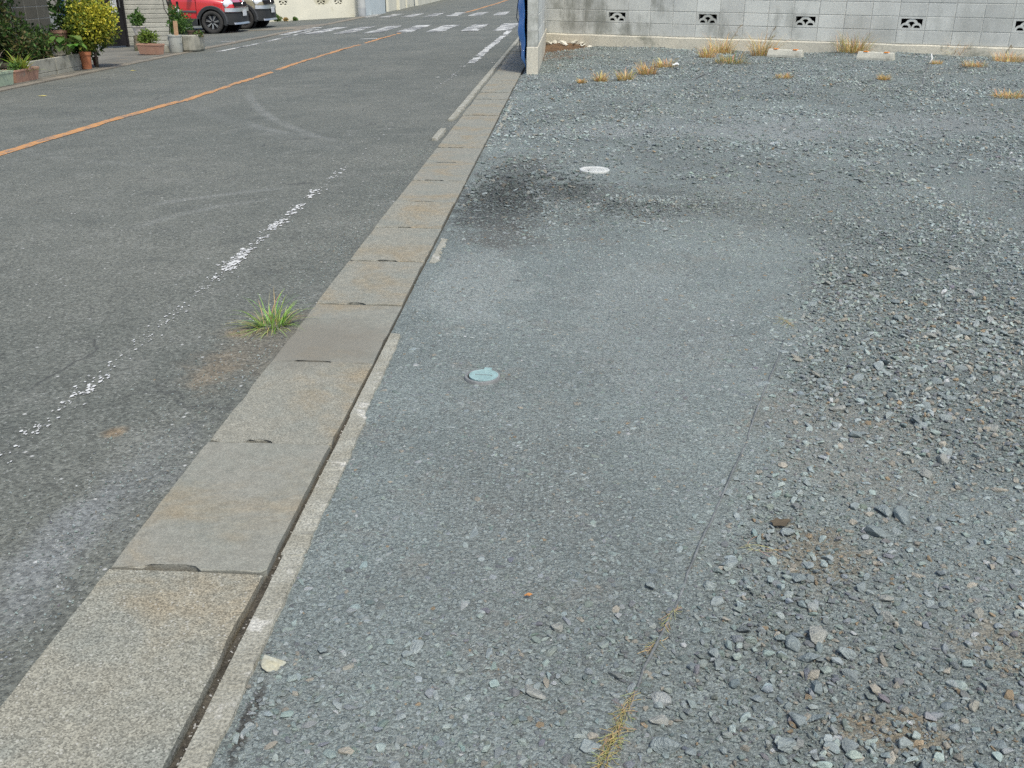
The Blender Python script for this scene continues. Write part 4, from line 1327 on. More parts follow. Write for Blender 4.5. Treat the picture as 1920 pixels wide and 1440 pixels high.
# ------------------------------------------------------------------ foliage helpers
M_LEAF = leaf_mat('leaf', 0.3, 0.5)
M_BARK = simple('bark', (0.10, 0.08, 0.055), (0.16, 0.13, 0.10), 14, 0.95, (60, .4), (40, .8, .01))
def leaf_mesh(name, blobs, size, palette, seed, up=0.5, elong=1.7, mat=None):
    """leaves as small bent diamonds through a set of ellipsoids: blobs = (centre, radii, count)"""
    rs = np.random.default_rng(seed)
    V, F, Cc = [], [], []
    nv = 0
    for (c, r_, n) in blobs:
        d = rs.normal(size=(n, 3)); d /= np.linalg.norm(d, axis=1)[:, None]
        rad = rs.random(n)**.45
        lump = 1+.16*np.sin(d[:, 0]*5+seed)+.14*np.sin(d[:, 2]*6+d[:, 1]*4+seed*2)
        p = np.array(c)+d*(rad*lump)[:, None]*np.array(r_)
        ax = d*.8+rs.normal(size=(n, 3))*.7+np.array([0, 0, up])*.3
        ax /= np.linalg.norm(ax, axis=1)[:, None]
        t = np.cross(ax, rs.normal(size=(n, 3))); t /= np.linalg.norm(t, axis=1)[:, None]
        nn = np.cross(ax, t)
        s = size*rs.uniform(.6, 1.3, n)[:, None]
        q = np.stack([p-ax*s*elong*.5, p+t*s*.5+nn*s*.12, p+ax*s*elong*.5, p-t*s*.5+nn*s*.12], 1)
        V.append(q.reshape(-1, 3))
        F.append(np.arange(nv, nv+4*n).reshape(n, 4)); nv += 4*n
        k = rs.integers(0, len(palette), n)
        cl = np.array(palette)[k]*rs.uniform(.7, 1.3, (n, 1))
        Cc.append(cl)
    V = np.concatenate(V); F = np.concatenate(F); Cc = np.concatenate(Cc)
    me = mesh(name, V.tolist(), F.tolist(), mat or M_LEAF)
    a = me.attributes.new('tint', 'FLOAT_COLOR', 'FACE')
    a.data.foreach_set('color', np.concatenate([Cc, np.ones((len(Cc), 1))], 1).astype(np.float32).ravel())
    return me
def strap_mesh(name, n, h, w, spread, palette, seed):
    return tuft_mesh(name, n, h, spread, palette, seed, w, 1.0, 1.1, .3)
DG = [(0.035, 0.075, 0.018), (0.05, 0.10, 0.025), (0.07, 0.12, 0.03), (0.03, 0.06, 0.02)]
MG = [(0.07, 0.15, 0.03), (0.10, 0.19, 0.04), (0.13, 0.21, 0.05), (0.06, 0.12, 0.03)]
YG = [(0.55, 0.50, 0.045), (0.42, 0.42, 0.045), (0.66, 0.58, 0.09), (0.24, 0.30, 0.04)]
OG = [(0.13, 0.12, 0.04), (0.09, 0.10, 0.03), (0.17, 0.13, 0.06), (0.06, 0.08, 0.025)]
def shrub(name, lab, cat, base, blobs, size, palette, seed, trunk=None, group=None, up=.5, elong=1.7):
    """base: ground point; blobs in local coordinates"""
    o = empty(name, base)
    link('crown', leaf_mesh('crown', blobs, size, palette, seed, up, elong), o)
    if trunk:
        tk = link('trunk', tube('trunk', [(0, 0, 0), (trunk[0]*.3, trunk[1]*.4, trunk[2]*.5), trunk[:3]], trunk[3], M_BARK, 7, .6), o)
        rs = random.Random(seed)
        for k in range(4):
            t0 = Vector(trunk[:3])*rs.uniform(.55, .9)
            e = Vector(blobs[0][0])+Vector((rs.uniform(-.5, .5)*blobs[0][1][0], rs.uniform(-.5, .5)*blobs[0][1][1], rs.uniform(0, .6)*blobs[0][1][2]))
            link('limb', tube('limb', [t0, (t0+e)/2+Vector((0, 0, .03)), e], trunk[3]*.5, M_BARK, 5, .4), o)
    tag(o, lab, cat, group)
    return o

# ------------------------------------------------------------------ planters on the far pavement
def zs(x): return zroad(x)+.018
M_TERRA = simple('terracotta', (0.42, 0.16, 0.075), (0.34, 0.13, 0.065), 9, .85, (60, .15), (70, .2, .004), coord='object')
M_TERRA2 = simple('faded_terracotta', (0.44, 0.26, 0.18), (0.36, 0.21, 0.15), 9, .88, (60, .15), (70, .2, .004), coord='object', stain=((0.3, 0.26, 0.2), 7, .55, .75))
M_PGREEN = simple('pale_green_plastic', (0.38, 0.46, 0.33), (0.32, 0.39, 0.28), 5, .6, (40, .12), None, coord='object', stain=((0.3, 0.3, 0.22), 7, .55, .75))
M_GREYC = simple('grey_planter_concrete', (0.34, 0.33, 0.27), (0.26, 0.255, 0.21), 6, .92, (50, .2), (70, .4, .005), coord='object', stain=((0.16, 0.155, 0.12), 6, .55, .75))
M_BUCKET = simple('grey_bucket_plastic', (0.40, 0.41, 0.37), (0.34, 0.35, 0.31), 6, .55, (40, .1), None, coord='object')
M_WPOT = simple('cream_pot', (0.58, 0.54, 0.47), (0.5, 0.46, 0.4), 8, .7, (40, .1), None, coord='object')
def trough(name, lab, x0, y0, L, dp, h, mat, taper=.8, rz=0.0, rim=True):
    """window-box planter: origin at the near front bottom corner, long side along +Y"""
    o = empty(name, (x0, y0, zs(x0)), rz)
    bm = bmesh.new()
    def ring(k, z, inset=0):
        e = (1-k)/2
        return [bm.verts.new((-dp+e*dp+inset, e*dp+inset, z)), bm.verts.new((-e*dp-inset, e*dp+inset, z)), bm.verts.new((-e*dp-inset, L-e*dp-inset, z)), bm.verts.new((-dp+e*dp+inset, L-e*dp-inset, z))]
    rs_ = [ring(taper, 0), ring(1, h*.86)]
    rs_ += [ring(1.06, h*.86), ring(1.06, h)] if rim else [ring(1, h)]
    rs_ += [ring(.95, h, .006), ring(.95, h*.8, .006)]
    bm.faces.new(rs_[0][::-1])
    for a, b in zip(rs_, rs_[1:]):
        for k in range(4):
            q = (k+1) % 4
            bm.faces.new((a[k], a[q], b[q], b[k]))
    sf = bm.faces.new(rs_[-1])
    bmesh.ops.recalc_face_normals(bm, faces=bm.faces)
    me = bm_mesh('body', bm, mat)
    link('body', me, o)
    link('soil', mesh('soil', [(-dp*.95, .02, h*.83), (-dp*.05, .02, h*.83), (-dp*.05, L-.02, h*.83), (-dp*.95, L-.02, h*.83)], [(0, 1, 2, 3)], M_SOIL), o)
    tag(o, lab, 'planter')
    return o
def round_pot(name, lab, P, r_, h, mat, taper=.75, rimh=.18, cat='flower pot'):
    o = empty(name, P)
    pr = [(0, 0), (r_*taper, 0), (r_*.97, h*(1-rimh)), (r_*1.06, h*(1-rimh)), (r_*1.06, h), (r_*.95, h), (r_*.93, h*.88)]
    link('body', lathe('body', pr, mat, 26), o)
    link('soil', lathe('soil', [(0, h*.88), (r_*.94, h*.87)], M_SOIL, 20), o)
    tag(o, lab, cat)
    return o
trough('planter_box', 'pale green plastic planter box at the left edge of the photo', -8.05, 13.36, .64, .22, .19, M_PGREEN, .86)
trough('planter_box', 'long faded terracotta planter box in front of the concrete bed', -8.07, 14.10, .66, .22, .18, M_TERRA2, .78)
# concrete bed edging
bed = empty('raised_bed', (-8.2, 14.72, zs(-8.2)))
tag(bed, 'low raised bed of two grey concrete slabs behind the planter boxes', 'raised bed')
for k in range(2):
    link('edging_slab', box_mesh('edging_slab', (.06, .815, .195), .005, M_GREYC, (-.03, .41, .155)), bed, (0, k*.83, 0))
    link('base_block', box_mesh('base_block', (.07, .80, .056), .004, M_GREYC, (-.035, .41, .026)), bed, (0, k*.83, 0))
link('end_slab', box_mesh('end_slab', (.7, .05, .24), .004, M_GREYC, (-.41, 1.63, .12)), bed)
link('soil', box_mesh('soil', (.85, 1.6, .05), 0, M_SOIL, (-.5, .8, .19)), bed)
pB = groad(168, 131.5)
round_pot('flower_pot', 'upright orange terracotta pot at the end of the concrete bed', (pB.x-.05, pB.y+.03, zs(pB.x)), .092, .27, M_TERRA, .82)
pS = groad(184, 126)
round_pot('flower_pot', 'small dark red pot half hidden behind the orange pot', (pS.x-.1, pS.y+.15, zs(pS.x)), .05, .14, simple('dark_red_pot', (0.20, 0.07, 0.06), None, 8, .8, None, None), .8)
# golden bush
bc = at(172, 44, 16.75)
shrub('golden_shrub', 'round yellow-green leafed bush above the orange pot', 'shrub', (bc.x-.02, bc.y, zs(bc.x)),
      [((-.03, 0, bc.z-zs(bc.x)-.02), (.44, .44, .47), 5500), ((-.12, 0, .5), (.26, .26, .2), 700)], .031, [(0.22, 0.27, 0.04), (0.13, 0.19, 0.03), (0.32, 0.34, 0.05), (0.08, 0.13, 0.025)], 21, (0, 0, .5, .03), None, .8, 1.5)
gold = bpy.data.objects['golden_shrub']
link('sunny_side_leaves', leaf_mesh('sunny_side_leaves', [((.11, -.10, bc.z-zs(bc.x)+.06), (.37, .37, .39), 2300), ((.22, -.12, bc.z-zs(bc.x)+.10), (.22, .25, .24), 600)], .032, YG, 23, .8, 1.5), gold)  # golden leaves massed on the sunny side, its brightness put into their colour
shrub('green_shrub', 'dark green leafy undergrowth on the left of the golden bush', 'shrub', (bc.x-.45, bc.y+.1, zs(bc.x)),
      [((0, 0, .75), (.30, .36, .62), 1500), ((.15, 0, .35), (.3, .3, .28), 500)], .045, DG+MG[:1], 22, (0, 0, .5, .03))
# faded pot on a stand
pp = at(118, 84, 16.55)
st = link('concrete_stand', box_mesh('concrete_stand', (.19, .19, pp.z-zs(pp.x)), .006, M_GREYC, (0, 0, (pp.z-zs(pp.x))/2)), None, (pp.x-.05, pp.y+.05, zs(pp.x)))
tag(st, 'concrete block stand under the faded pink pot, behind the bed', 'stand')
round_pot('flower_pot', 'faded pink terracotta pot raised above the bed plants', (pp.x-.05, pp.y+.05, pp.z), .135, .235, M_TERRA2, .7, .2)
# plants of the bed
def leaf_big(n, size, h, spread, palette, seed):
    rs = random.Random(seed)
    v, f, cl = [], [], []
    for k in range(n):
        a = rs.uniform(0, 6.28); r_ = spread*rs.uniform(.2, 1)
        c_ = Vector((math.cos(a)*r_, math.sin(a)*r_, h*rs.uniform(.45, 1)))
        d = Vector((math.cos(a), math.sin(a), rs.uniform(-.5, .4))).normalized()
        s = d.cross(Vector((0, 0, 1))).normalized(); u = s.cross(d)
        L, W = size*rs.uniform(.7, 1.2), size*rs.uniform(.38, .5)
        b = len(v)
        prof = [(0, .0), (.15, .55), (.45, 1), (.75, .7), (1, 0)]
        for t, w in prof:
            p = c_+d*(L*t)-Vector((0, 0, L*.35*t*t))
            v += [p-s*W*w+u*W*.25*w, p, p+s*W*w+u*W*.25*w]
        for q in range(4):
            i = b+3*q
            f += [(i, i+1, i+4, i+3), (i+1, i+2, i+5, i+4)]
        c0 = rs.choice(palette); c0 = tuple(x*rs.uniform(.8, 1.2) for x in c0); cl += [c0]*8
        b2 = len(v)
        v += [(c_.x*.15, c_.y*.15, 0), (c_.x*.15+.006, c_.y*.15, 0), tuple(c_+Vector((.004, 0, 0))), tuple(c_)]
        f.append((b2, b2+1, b2+2, b2+3)); cl.append((.10, .15, .04))
    me = mesh('leaves', v, f, M_LEAF, True)
    a_ = me.attributes.new('tint', 'FLOAT_COLOR', 'FACE')
    a_.data.foreach_set('color', np.array([(*c_, 1) for c_ in cl], np.float32).ravel())
    return me
q = at(126, 100, 16.05)
o = link('broad_leaf_plant', leaf_big(26, .17, .30, .22, [(0.12, 0.21, 0.045), (0.16, 0.26, 0.06), (0.09, 0.16, 0.04)], 5), None, (q.x, q.y, q.z-.02))
tag(o, 'plant with broad light green leaves at the right end of the bed', 'plant')
q = at(92, 108, 15.6)
shrub('feathery_shrub', 'loose olive and brown leaved shrub in the middle of the bed', 'shrub', (q.x-.12, q.y, q.z-.06),
      [((-.05, 0, .22), (.28, .32, .24), 900), ((-.3, -.1, .45), (.25, .3, .3), 600)], .032, OG+MG+DG[:2], 31, (-.1, 0, .3, .012), None, .5, 2.4)
q = at(55, 112, 15.0)
shrub('feathery_shrub', 'brownish thin-leaved shrub above the terracotta planter box', 'shrub', (q.x-.15, q.y+.1, q.z-.1),
      [((0, 0, .25), (.26, .28, .3), 800), ((-.2, -.2, .55), (.24, .3, .26), 500)], .03, OG+DG+MG[:1], 33, (-.1, 0, .3, .012), None, .5, 2.6)
q = at(82, 92, 15.7)
shrub('leafy_shrub', 'mid green leafy shrub between the bed slabs and the faded pink pot', 'shrub', (q.x-.3, q.y+.1, zs(q.x)), [((0, 0, .42), (.30, .34, .26), 900), ((.12, .1, .55), (.22, .24, .2), 400)], .036, MG+DG, 36, (0, 0, .3, .015))
q = at(4, 60, 15.2)
shrub('evergreen_shrub', 'dark evergreen shrub filling the top left corner', 'shrub', (q.x-.1, q.y, zs(q.x)),
      [((0, -.1, .85), (.33, .42, .36), 1700), ((-.1, .1, .45), (.28, .35, .28), 700), ((-.1, .1, 1.2), (.42, .5, .33), 1200)], .04, DG+OG[:1], 35, (0, 0, .7, .04))
# old grey trunk leaning behind the planters
t0 = at(36, 100, 15.3); t1 = at(16, 18, 15.3)
tr = empty('old_tree', (t0.x, t0.y, zs(t0.x)))
link('trunk', tube('trunk', [(0, 0, 0), (-.03, 0, .25), ((t1.x-t0.x)*.6, 0, .55), (t1.x-t0.x-.05, 0, 1.0), (t1.x-t0.x-.1, .05, 1.7)], .07, simple('grey_bark', (.24, .23, .20), (.15, .14, .12), 16, .95, (50, .5), (30, .9, .02)), 10, .55), tr)
link('crown', leaf_mesh('crown', [((-.1, .1, 1.9), (.8, .9, .6), 2200)], .05, DG, 37), tr)
tag(tr, 'leaning grey tree trunk between the corner shrub and the block fence', 'tree')
q = groad(8, 150)
o = link('strap_leaf_plant', strap_mesh('strap_leaf_plant', 26, .34, .010, .16, [(.40, .42, .28), (.30, .36, .2), (.5, .5, .36)], 41), None, (-8.16, 13.72, zs(-8.16)+.15))
tag(o, 'pale grey-green stemmed plant in the green planter box', 'plant')
o = link('strap_leaf_plant', strap_mesh('strap_leaf_plant', 60, .32, .014, .30, [(.30, .36, .05), (.40, .40, .08), (.16, .24, .04)], 43), None, (-8.18, 14.45, zs(-8.18)+.14))
tag(o, 'yellow-green arching strap leaves in the terracotta planter box', 'plant')
shrub('bedding_plant', 'low bright green foliage in the terracotta planter box', 'plant', (-8.18, 14.36, zs(-8.18)+.13), [((0, 0, .08), (.1, .26, .09), 260)], .03, MG, 44)
o = round_pot('flower_pot', 'tiny white pot standing in the terracotta planter box', (-8.10, 14.52, zs(-8.1)+.15), .032, .07, M_WPOT, .8)
# blue downpipe
b0, b1 = at(121, 62, 17.4), at(112, -20, 17.4)
o = link('blue_pipe', tube('blue_pipe', [(b0.x, b0.y, zs(b0.x)), b0, b1, b1+Vector((-.03, 0, .6))], .05, simple('blue_pipe_paint', (.035, .10, .22), (.06, .14, .27), 6, .5, (40, .2), None), 12))
tag(o, 'dark blue drainpipe rising behind the golden bush', 'pipe')
# block fence along the left garden
fence = empty('garden_fence', (-9.35, 10.2, zs(-9.35)))
tag(fence, 'old brown-grey concrete block fence behind the bed plants', 'wall')
M_OLDB = block_material('old_fence_block', (0.15, 0.14, 0.11), (0.11, 0.105, 0.085), (0.07, 0.07, 0.055), .6)
fb = box_mesh('block', (.12, .391, .191), .004, M_OLDB, (-.06, .1955, .0955))
mb = bmesh.new()
for r_ in range(8):
    add_box(mb, (-.06, 3.8, .2*r_), (.112, 7.6, .012))
    for c in range(20): add_box(mb, (-.06, c*.4, .2*r_+.1), (.111, .012, .187))
link('mortar', bm_mesh('mortar', mb, M_MORTAR), fence)
for r_ in range(8):
    for c in range(19): link('block', fb, fence, (0, c*.4+.0045, .2*r_+.0045))

# dark gate with a white name board
ga, gb = groad(196, 92), groad(243, 88)
gate = empty('gate', (ga.x, ga.y, zs(ga.x)), math.atan2(gb.y-ga.y, gb.x-ga.x))
tag(gate, 'tall black door panel at the house entrance beside the grooved wall', 'gate')
gw = (gb-ga).length
M_BLACK = simple('black_door_paint', (.010, .009, .009), (.014, .012, .012), 4, .75, (30, .2), None)
link('panel', box_mesh('panel', (gw, .05, 1.9), .006, M_BLACK, (gw/2, .03, .98)), gate)
for x in (0.02, gw-.02): link('frame_post', box_mesh('frame_post', (.05, .09, 2.0), .005, M_BLACK, (x, .03, 1.0)), gate)
link('handle', box_mesh('handle', (.02, .05, .18), .004, simple('steel', (.4, .4, .4), None, 5, .35, None, None, metal=1), (gw*.8, -.02, .95)), gate)
sgp = at(218, 12, ga.y+.1)
sg = empty('name_board', (sgp.x, ga.y-.03, sgp.z-.14), R(8))
tag(sg, 'narrow white board with dark outlined marks hanging on the black door', 'sign')
link('board', box_mesh('board', (.13, .012, .5), .003, simple('white_board', (.62, .64, .62), None, 6, .5, None, None), (0, 0, .25)), sg)
mk_ = bmesh.new()
for (x, z, w, h) in ((-.035, .33, .008, .32), (.012, .30, .008, .24), (-.012, .19, .05, .008), (-.012, .27, .05, .008), (-.012, .36, .05, .008), (.04, .30, .006, .38)):
    add_box(mk_, (x, -.0075, z), (w, .003, h))
link('marks', bm_mesh('marks', mk_, M_BLACK), sg)

# grooved wall right of the gate
ga2, gb2 = groad(243, 88), groad(300, 78)
gwl = empty('grooved_wall', (ga2.x-.06, ga2.y+.05, zs(ga2.x)), math.atan2(gb2.y-ga2.y-.0, gb2.x-ga2.x)*.35)
tag(gwl, 'pale grey garden wall of narrow grooved courses right of the black door', 'wall')
M_GROOVE = simple('grooved_block', (0.40, 0.39, 0.33), (0.33, 0.325, 0.275), 3, .9, (40, .15), (60, .3, .005), rnd=.08, stain=((.2, .2, .16), 2, .58, .75))
gl = 1.05
cm = box_mesh('course', (gl, .12, .094), .010, M_GROOVE, (gl/2, .06, .047))
for k in range(18): link('course', cm, gwl, (0, .002*(k % 2), k*.10))
link('mortar', box_mesh('mortar', (gl-.01, .09, 1.8), 0, M_MORTAR, (gl/2, .062, .9)), gwl)

# pots at the driveway corner
sp = groad(261, 97)
stump = empty('stump', (sp.x, sp.y+.15, zs(sp.x)))
rsn = random.Random(3)
pr = [(0, 0), (.155, 0), (.15, .08), (.142, .2), (.145, .30), (0, .31)]
me = lathe('log', pr, simple('mossy_log', (.13, .11, .07), (.20, .17, .12), 9, .95, (40, .5), (25, .9, .02), stain=((.08, .10, .04), 7, .5, .7)), 22)
for v_ in me.vertices:
    a = math.atan2(v_.co.y, v_.co.x)
    k = 1+.08*math.sin(a*3+1)+.05*math.sin(a*7+v_.co.z*9)
    v_.co.x *= k; v_.co.y *= k
link('log', me, stump)
tag(stump, 'mossy tree stump carrying the cream pot at the grooved wall', 'stump')
round_pot('flower_pot', 'cream tapered pot standing on the mossy stump', (sp.x+.01, sp.y+.14, zs(sp.x)+.312), .145, .19, M_WPOT, .68, .12)
shrub('potted_plant', 'round green plant growing in the cream pot on the stump', 'plant', (sp.x, sp.y+.14, zs(sp.x)+.47), [((0, 0, .17), (.17, .17, .17), 700)], .035, MG, 51, (0, 0, .12, .01))
tp0, tp1 = groad(272, 99), groad(310, 103.5)
tb = trough('planter_box', 'tapered terracotta planter box on the driveway by the grey bucket', tp1.x, tp1.y, .50, .2, .20, M_TERRA2, .72, R(90))
tb.location = (tp1.x+.0, tp1.y+.02, zs(tp1.x))
tb.rotation_euler = (0, 0, R(78))
shrub('bushy_herb', 'bright green bushy herb filling the driveway terracotta box', 'plant', ((tp0.x+tp1.x)/2+.02, tp1.y+.18, zs(tp1.x)+.17), [((0, 0, .11), (.24, .13, .15), 800), ((.02, 0, .2), (.18, .1, .1), 250)], .028, [(0.16, 0.24, 0.04), (0.22, 0.29, 0.05), (0.11, 0.17, 0.035)], 53)
cb = groad(316, 100.5)
o = link('concrete_cube', box_mesh('concrete_cube', (.12, .12, .14), .006, M_GREYC, (0, 0, .07)), None, (cb.x-.03, cb.y+.06, zs(cb.x)), (0, 0, R(12)))
tag(o, 'small grey concrete cube between terracotta box and bucket', 'block')
bk = groad(323.5, 101)
bucket = empty('bucket', (bk.x+.03, bk.y+.15, zs(bk.x)))
link('body', lathe('body', [(0, 0), (.12, 0), (.128, .02), (.134, .31), (.143, .312), (.143, .335), (.13, .335), (.128, .29), (0, .29)], M_BUCKET, 28), bucket)
link('handle', tube('handle', [(-.14, 0, .30), (-.145, -.05, .2), (0, -.135, .15), (.145, -.05, .2), (.14, 0, .30)], .005, M_BUCKET, 6), bucket)
tag(bucket, 'light grey round bucket standing by the driveway corner', 'bucket')
rp_ = groad(354, 98)
rpl = empty('stone_planter', (rp_.x-.02, rp_.y+.28, zs(rp_.x)))
link('body', lathe('body', [(0, 0), (.23, 0), (.245, .03), (.25, .30), (.24, .32), (.215, .32), (.21, .27)], M_GREYC, 14, False, 1.0, 1.35), rpl)
link('soil', lathe('soil', [(0, .275), (.212, .27)], M_SOIL, 20, True, 1, 1.35), rpl)
tag(rpl, 'large grey stone planter at the corner before the red car', 'planter')
bz = zs(rp_.x)
o = link('wooden_plank', box_mesh('wooden_plank', (.085, .02, .3), .003, simple('tan_wood', (.42, .27, .16), (.34, .21, .12), 9, .8, (40, .2), None), (0, 0, .15)), None, (bk.x+.02, bk.y+.28, bz+.29), (R(-4), 0, R(6)))
tag(o, 'short tan wooden plank standing up behind the bucket rim', 'plank')
shrub('planter_shrub', 'green sprawling shrub in the stone planter before the red car', 'shrub', (rp_.x-.2, rp_.y+.3, bz+.27), [((-.02, 0, .22), (.24, .3, .22), 900), ((-.12, .05, .42), (.14, .2, .2), 350)], .034, MG+DG[:1], 61, (0, 0, .2, .012))
shrub('trailing_plant', 'small olive plant spilling over the right rim of the stone planter', 'plant', (rp_.x+.16, rp_.y+.22, bz+.27), [((0, 0, .05), (.12, .14, .09), 260)], .03, OG+MG[:2], 62)
o = round_pot('flower_pot', 'dark brown pot standing inside the stone planter', (rp_.x+.02, rp_.y+.2, bz+.25), .075, .15, simple('dark_brown_pot', (.10, .07, .05), None, 8, .8, None, None), .8)
tq = at(318, 6, 21.6)
sh = shrub('corner_tree', 'dark small tree with hanging crown beside the red car', 'tree', (tq.x, tq.y, zs(tq.x)), [((0, 0, 1.45), (.42, .5, .42), 2000), ((-.15, 0, 1.8), (.6, .6, .4), 1500)], .05, DG+MG[:1], 65, (.02, 0, 1.3, .035))
for k in range(5):
    a = random.Random(k)
    link('stem', tube('stem', [(a.uniform(-.1, .1), a.uniform(-.1, .1), .3), (a.uniform(-.15, .15), 0, .8), (a.uniform(-.2, .2), 0, 1.35)], .012, M_BARK, 5, .6), sh)
tq2 = at(333.5, 27, 21.4)
o = empty('meter_box', (tq2.x, 21.4, zs(tq2.x)))
link('post', box_mesh('post', (.04, .04, .95), .003, M_BLACK, (0, .03, .475)), o)
link('case', box_mesh('case', (.075, .05, .15), .006, simple('white_case', (.68, .67, .66), None, 8, .5, None, None), (0, 0, tq2.z-zs(tq2.x)+.075)), o)
tag(o, 'small white box on a post among the corner plants', 'box')

# ------------------------------------------------------------------ the two parked cars
def car_paint(name, c):
    m_, nt, bs = new_mat(name)
    bs.inputs['Base Color'].default_value = c4(c)
    bs.inputs['Roughness'].default_value = .35
    bs.inputs['Coat Weight'].default_value = .9
    bs.inputs['Coat Roughness'].default_value = .06
    P = N(nt, 'ShaderNodeNewGeometry').outputs['Position']
    nt.links.new(mapr(nt, noise(nt, P, 5, 4), .3, .7, .28, .45), bs.inputs['Roughness'])
    return m_
M_CLAD = simple('dark_cladding', (.026, .028, .029), (.034, .036, .036), 6, .6, (60, .1), None)
M_CLADL = simple('grey_cladding_edge', (.085, .088, .09), None, 6, .5, None, None)
M_SILV = simple('satin_silver', (.55, .55, .52), None, 6, .32, None, None, metal=.85)
M_CHROME = simple('chrome', (.75, .75, .74), None, 6, .12, None, None, metal=1)
M_TYRE = simple('tyre_rubber', (.035, .034, .032), (.05, .048, .044), 20, .85, (60, .2), (60, .3, .004), coord='object')
M_RIMD = simple('dark_alloy', (.03, .03, .032), None, 6, .35, None, None, metal=.6)
M_RIML = simple('machined_alloy', (.62, .62, .62), None, 6, .25, None, None, metal=.9)
M_GLASS = simple('tinted_glass', (.02, .026, .028), None, 6, .06, None, None, spec=.8)
M_LAMP = simple('lamp_lens', (.80, .82, .83), None, 6, .08, None, None, spec=.8, coat=1)
M_PLATE = simple('number_plate', (.62, .64, .64), (.56, .58, .58), 20, .45, None, None)
CA, CB, CN = 1.88, 0.82, 5.0
def plan(a, off=0.0, n=CN):
    """plan outline of the body at parameter angle a (0 = nose)"""
    c, s = math.cos(a), math.sin(a)
    return ((CA+off)*math.copysign(abs(c)**(2/n), c), (CB+off)*math.copysign(abs(s)**(2/n), s))
def top_z(x):
    return float(np.interp(x, [-1.9, -1.2, .55, .85, 1.35, 1.65, 1.8, 1.9], [.98, 1.02, 1.04, 1.03, .985, .93, .86, .80]))
def band(name, z0, z1, a0, a1, off, mat, parent, n=40, top_in=0.0):
    v, f = [], []
    for k in range(n+1):
        a = a0+(a1-a0)*k/n
        xi, yi = plan(a, -.05); xo, yo = plan(a, off); xt, yt = plan(a, off-top_in)
        v += [(xi, yi, z0), (xo, yo, z0+.008), (xt, yt, z1-.008), (xi, yi, z1)]
    for k in range(n):
        for q in range(4):
            i, j = 4*k+q, 4*k+(q+1) % 4
            f.append((i, j, j+4, i+4))
    f += [(0, 3, 2, 1), (4*n, 4*n+1, 4*n+2, 4*n+3)]
    me = mesh(name, v, f, mat)
    bm = bmesh.new(); bm.from_mesh(me); bmesh.ops.recalc_face_normals(bm, faces=bm.faces); bm.to_mesh(me); bm.free()
    return link(name, me, parent)
WR, AX = .315, (1.22, -1.215)
def body_mesh(mat):
    NU, NV = 120, 16
    v, f = [], []
    zb = .26
    for j in range(NV+1):
        t = j/NV
        for i in range(NU):
            a = 2*math.pi*i/NU
            x, y = plan(a)
            zt = top_z(x)
            # section: slight tumblehome, shoulder rounding into the bonnet
            k = 1-.03*abs(t-.5)
            sh = 1.0 if t < .8 else 1-.14*((t-.8)/.2)**2
            v.append((x*(k if t < .8 else k*(1-.05*((t-.8)/.2)**2)), y*k*sh, zb+(zt-zb)*min(1, t*1.0)))
    for j in range(NV):
        for i in range(NU):
            q = (i+1) % NU
            f.append((j*NU+i, j*NU+q, (j+1)*NU+q, (j+1)*NU+i))
    # close top (bonnet) and bottom with inner rings
    base = NV*NU
    prev = base
    for s in (.93, .8, .55, .25):
        st = len(v)
        for i in range(NU):
            x, y, z = v[base+i]
            v.append((x*s if abs(x) < 1.2 else math.copysign(1.2*s+(abs(x)-1.2)*s, x), y*s, top_z(x*s)+.018*(1-s)))
        for i in range(NU):
            q = (i+1) % NU
            f.append((prev+i, prev+q, st+q, st+i))
        prev = st
    f.append(tuple(prev+i for i in range(NU)))
    f.append(tuple(range(NU))[::-1])
    me = mesh('body', v, f, mat, True)
    bm = bmesh.new(); bm.from_mesh(me)
    bmesh.ops.recalc_face_normals(bm, faces=bm.faces)
    bm.to_mesh(me); bm.free()
    return me
def arch_ring(x, r0, r1, y, th, mat, name, parent, a0=-12, a1=192):
    bm = bmesh.new()
    extrude_poly(bm, arc_poly(0, 0, r0, r1, R(a0), R(a1), 30), -th, .10)
    bmesh.ops.recalc_face_normals(bm, faces=bm.faces)
    sg = 1 if y < 0 else -1
    return link(name, bm_mesh(name, bm, mat), parent, (x, y, WR), None, (1, sg, 1))
def wheel(parent, x, y):
    w = empty('wheel', (x, y, WR)); w.parent = parent
    w.scale = (1, 1 if y < 0 else -1, 1)
    pr = [(.205, -.06), (.215, -.085), (.25, -.10), (.285, -.098), (.308, -.08), (.315, -.05), (.315, .06), (.3, .09), (.21, .09)]
    link('tyre', lathe('tyre', pr, M_TYRE, 36), w, None, (R(-90), 0, 0))
    link('rim', lathe('rim', [(0, -.045), (.03, -.05), (.05, -.04), (.17, -.02), (.196, -.055), (.212, -.075), (.214, -.05), (.20, .0), (.19, .06), (0, .06)], M_RIMD, 36), w, None, (R(-90), 0, 0))
    bm = bmesh.new()
    for k in range(7):
        a = 2*math.pi*k/7+.2
        for dl in (-.10, .10):
            p0 = Vector((.035*math.cos(a), 0, .035*math.sin(a))); p1 = Vector((.19*math.cos(a+dl), 0, .19*math.sin(a+dl)))
            d = (p1-p0); nn = Vector((-d.z, 0, d.x)).normalized()*.0075
            vs = [bm.verts.new(p0+nn+Vector((0, -.052, 0))), bm.verts.new(p0-nn+Vector((0, -.052, 0))), bm.verts.new(p1-nn+Vector((0, -.062, 0))), bm.verts.new(p1+nn+Vector((0, -.062, 0)))]
            vb = [bm.verts.new(q_.co+Vector((0, .04, 0))) for q_ in vs]
            bm.faces.new(vs)
            for q_ in range(4): bm.faces.new((vs[q_], vb[q_], vb[(q_+1) % 4], vs[(q_+1) % 4]))
    bmesh.ops.recalc_face_normals(bm, faces=bm.faces)
    link('spokes', bm_mesh('spokes', bm, M_RIML), w)
    return w
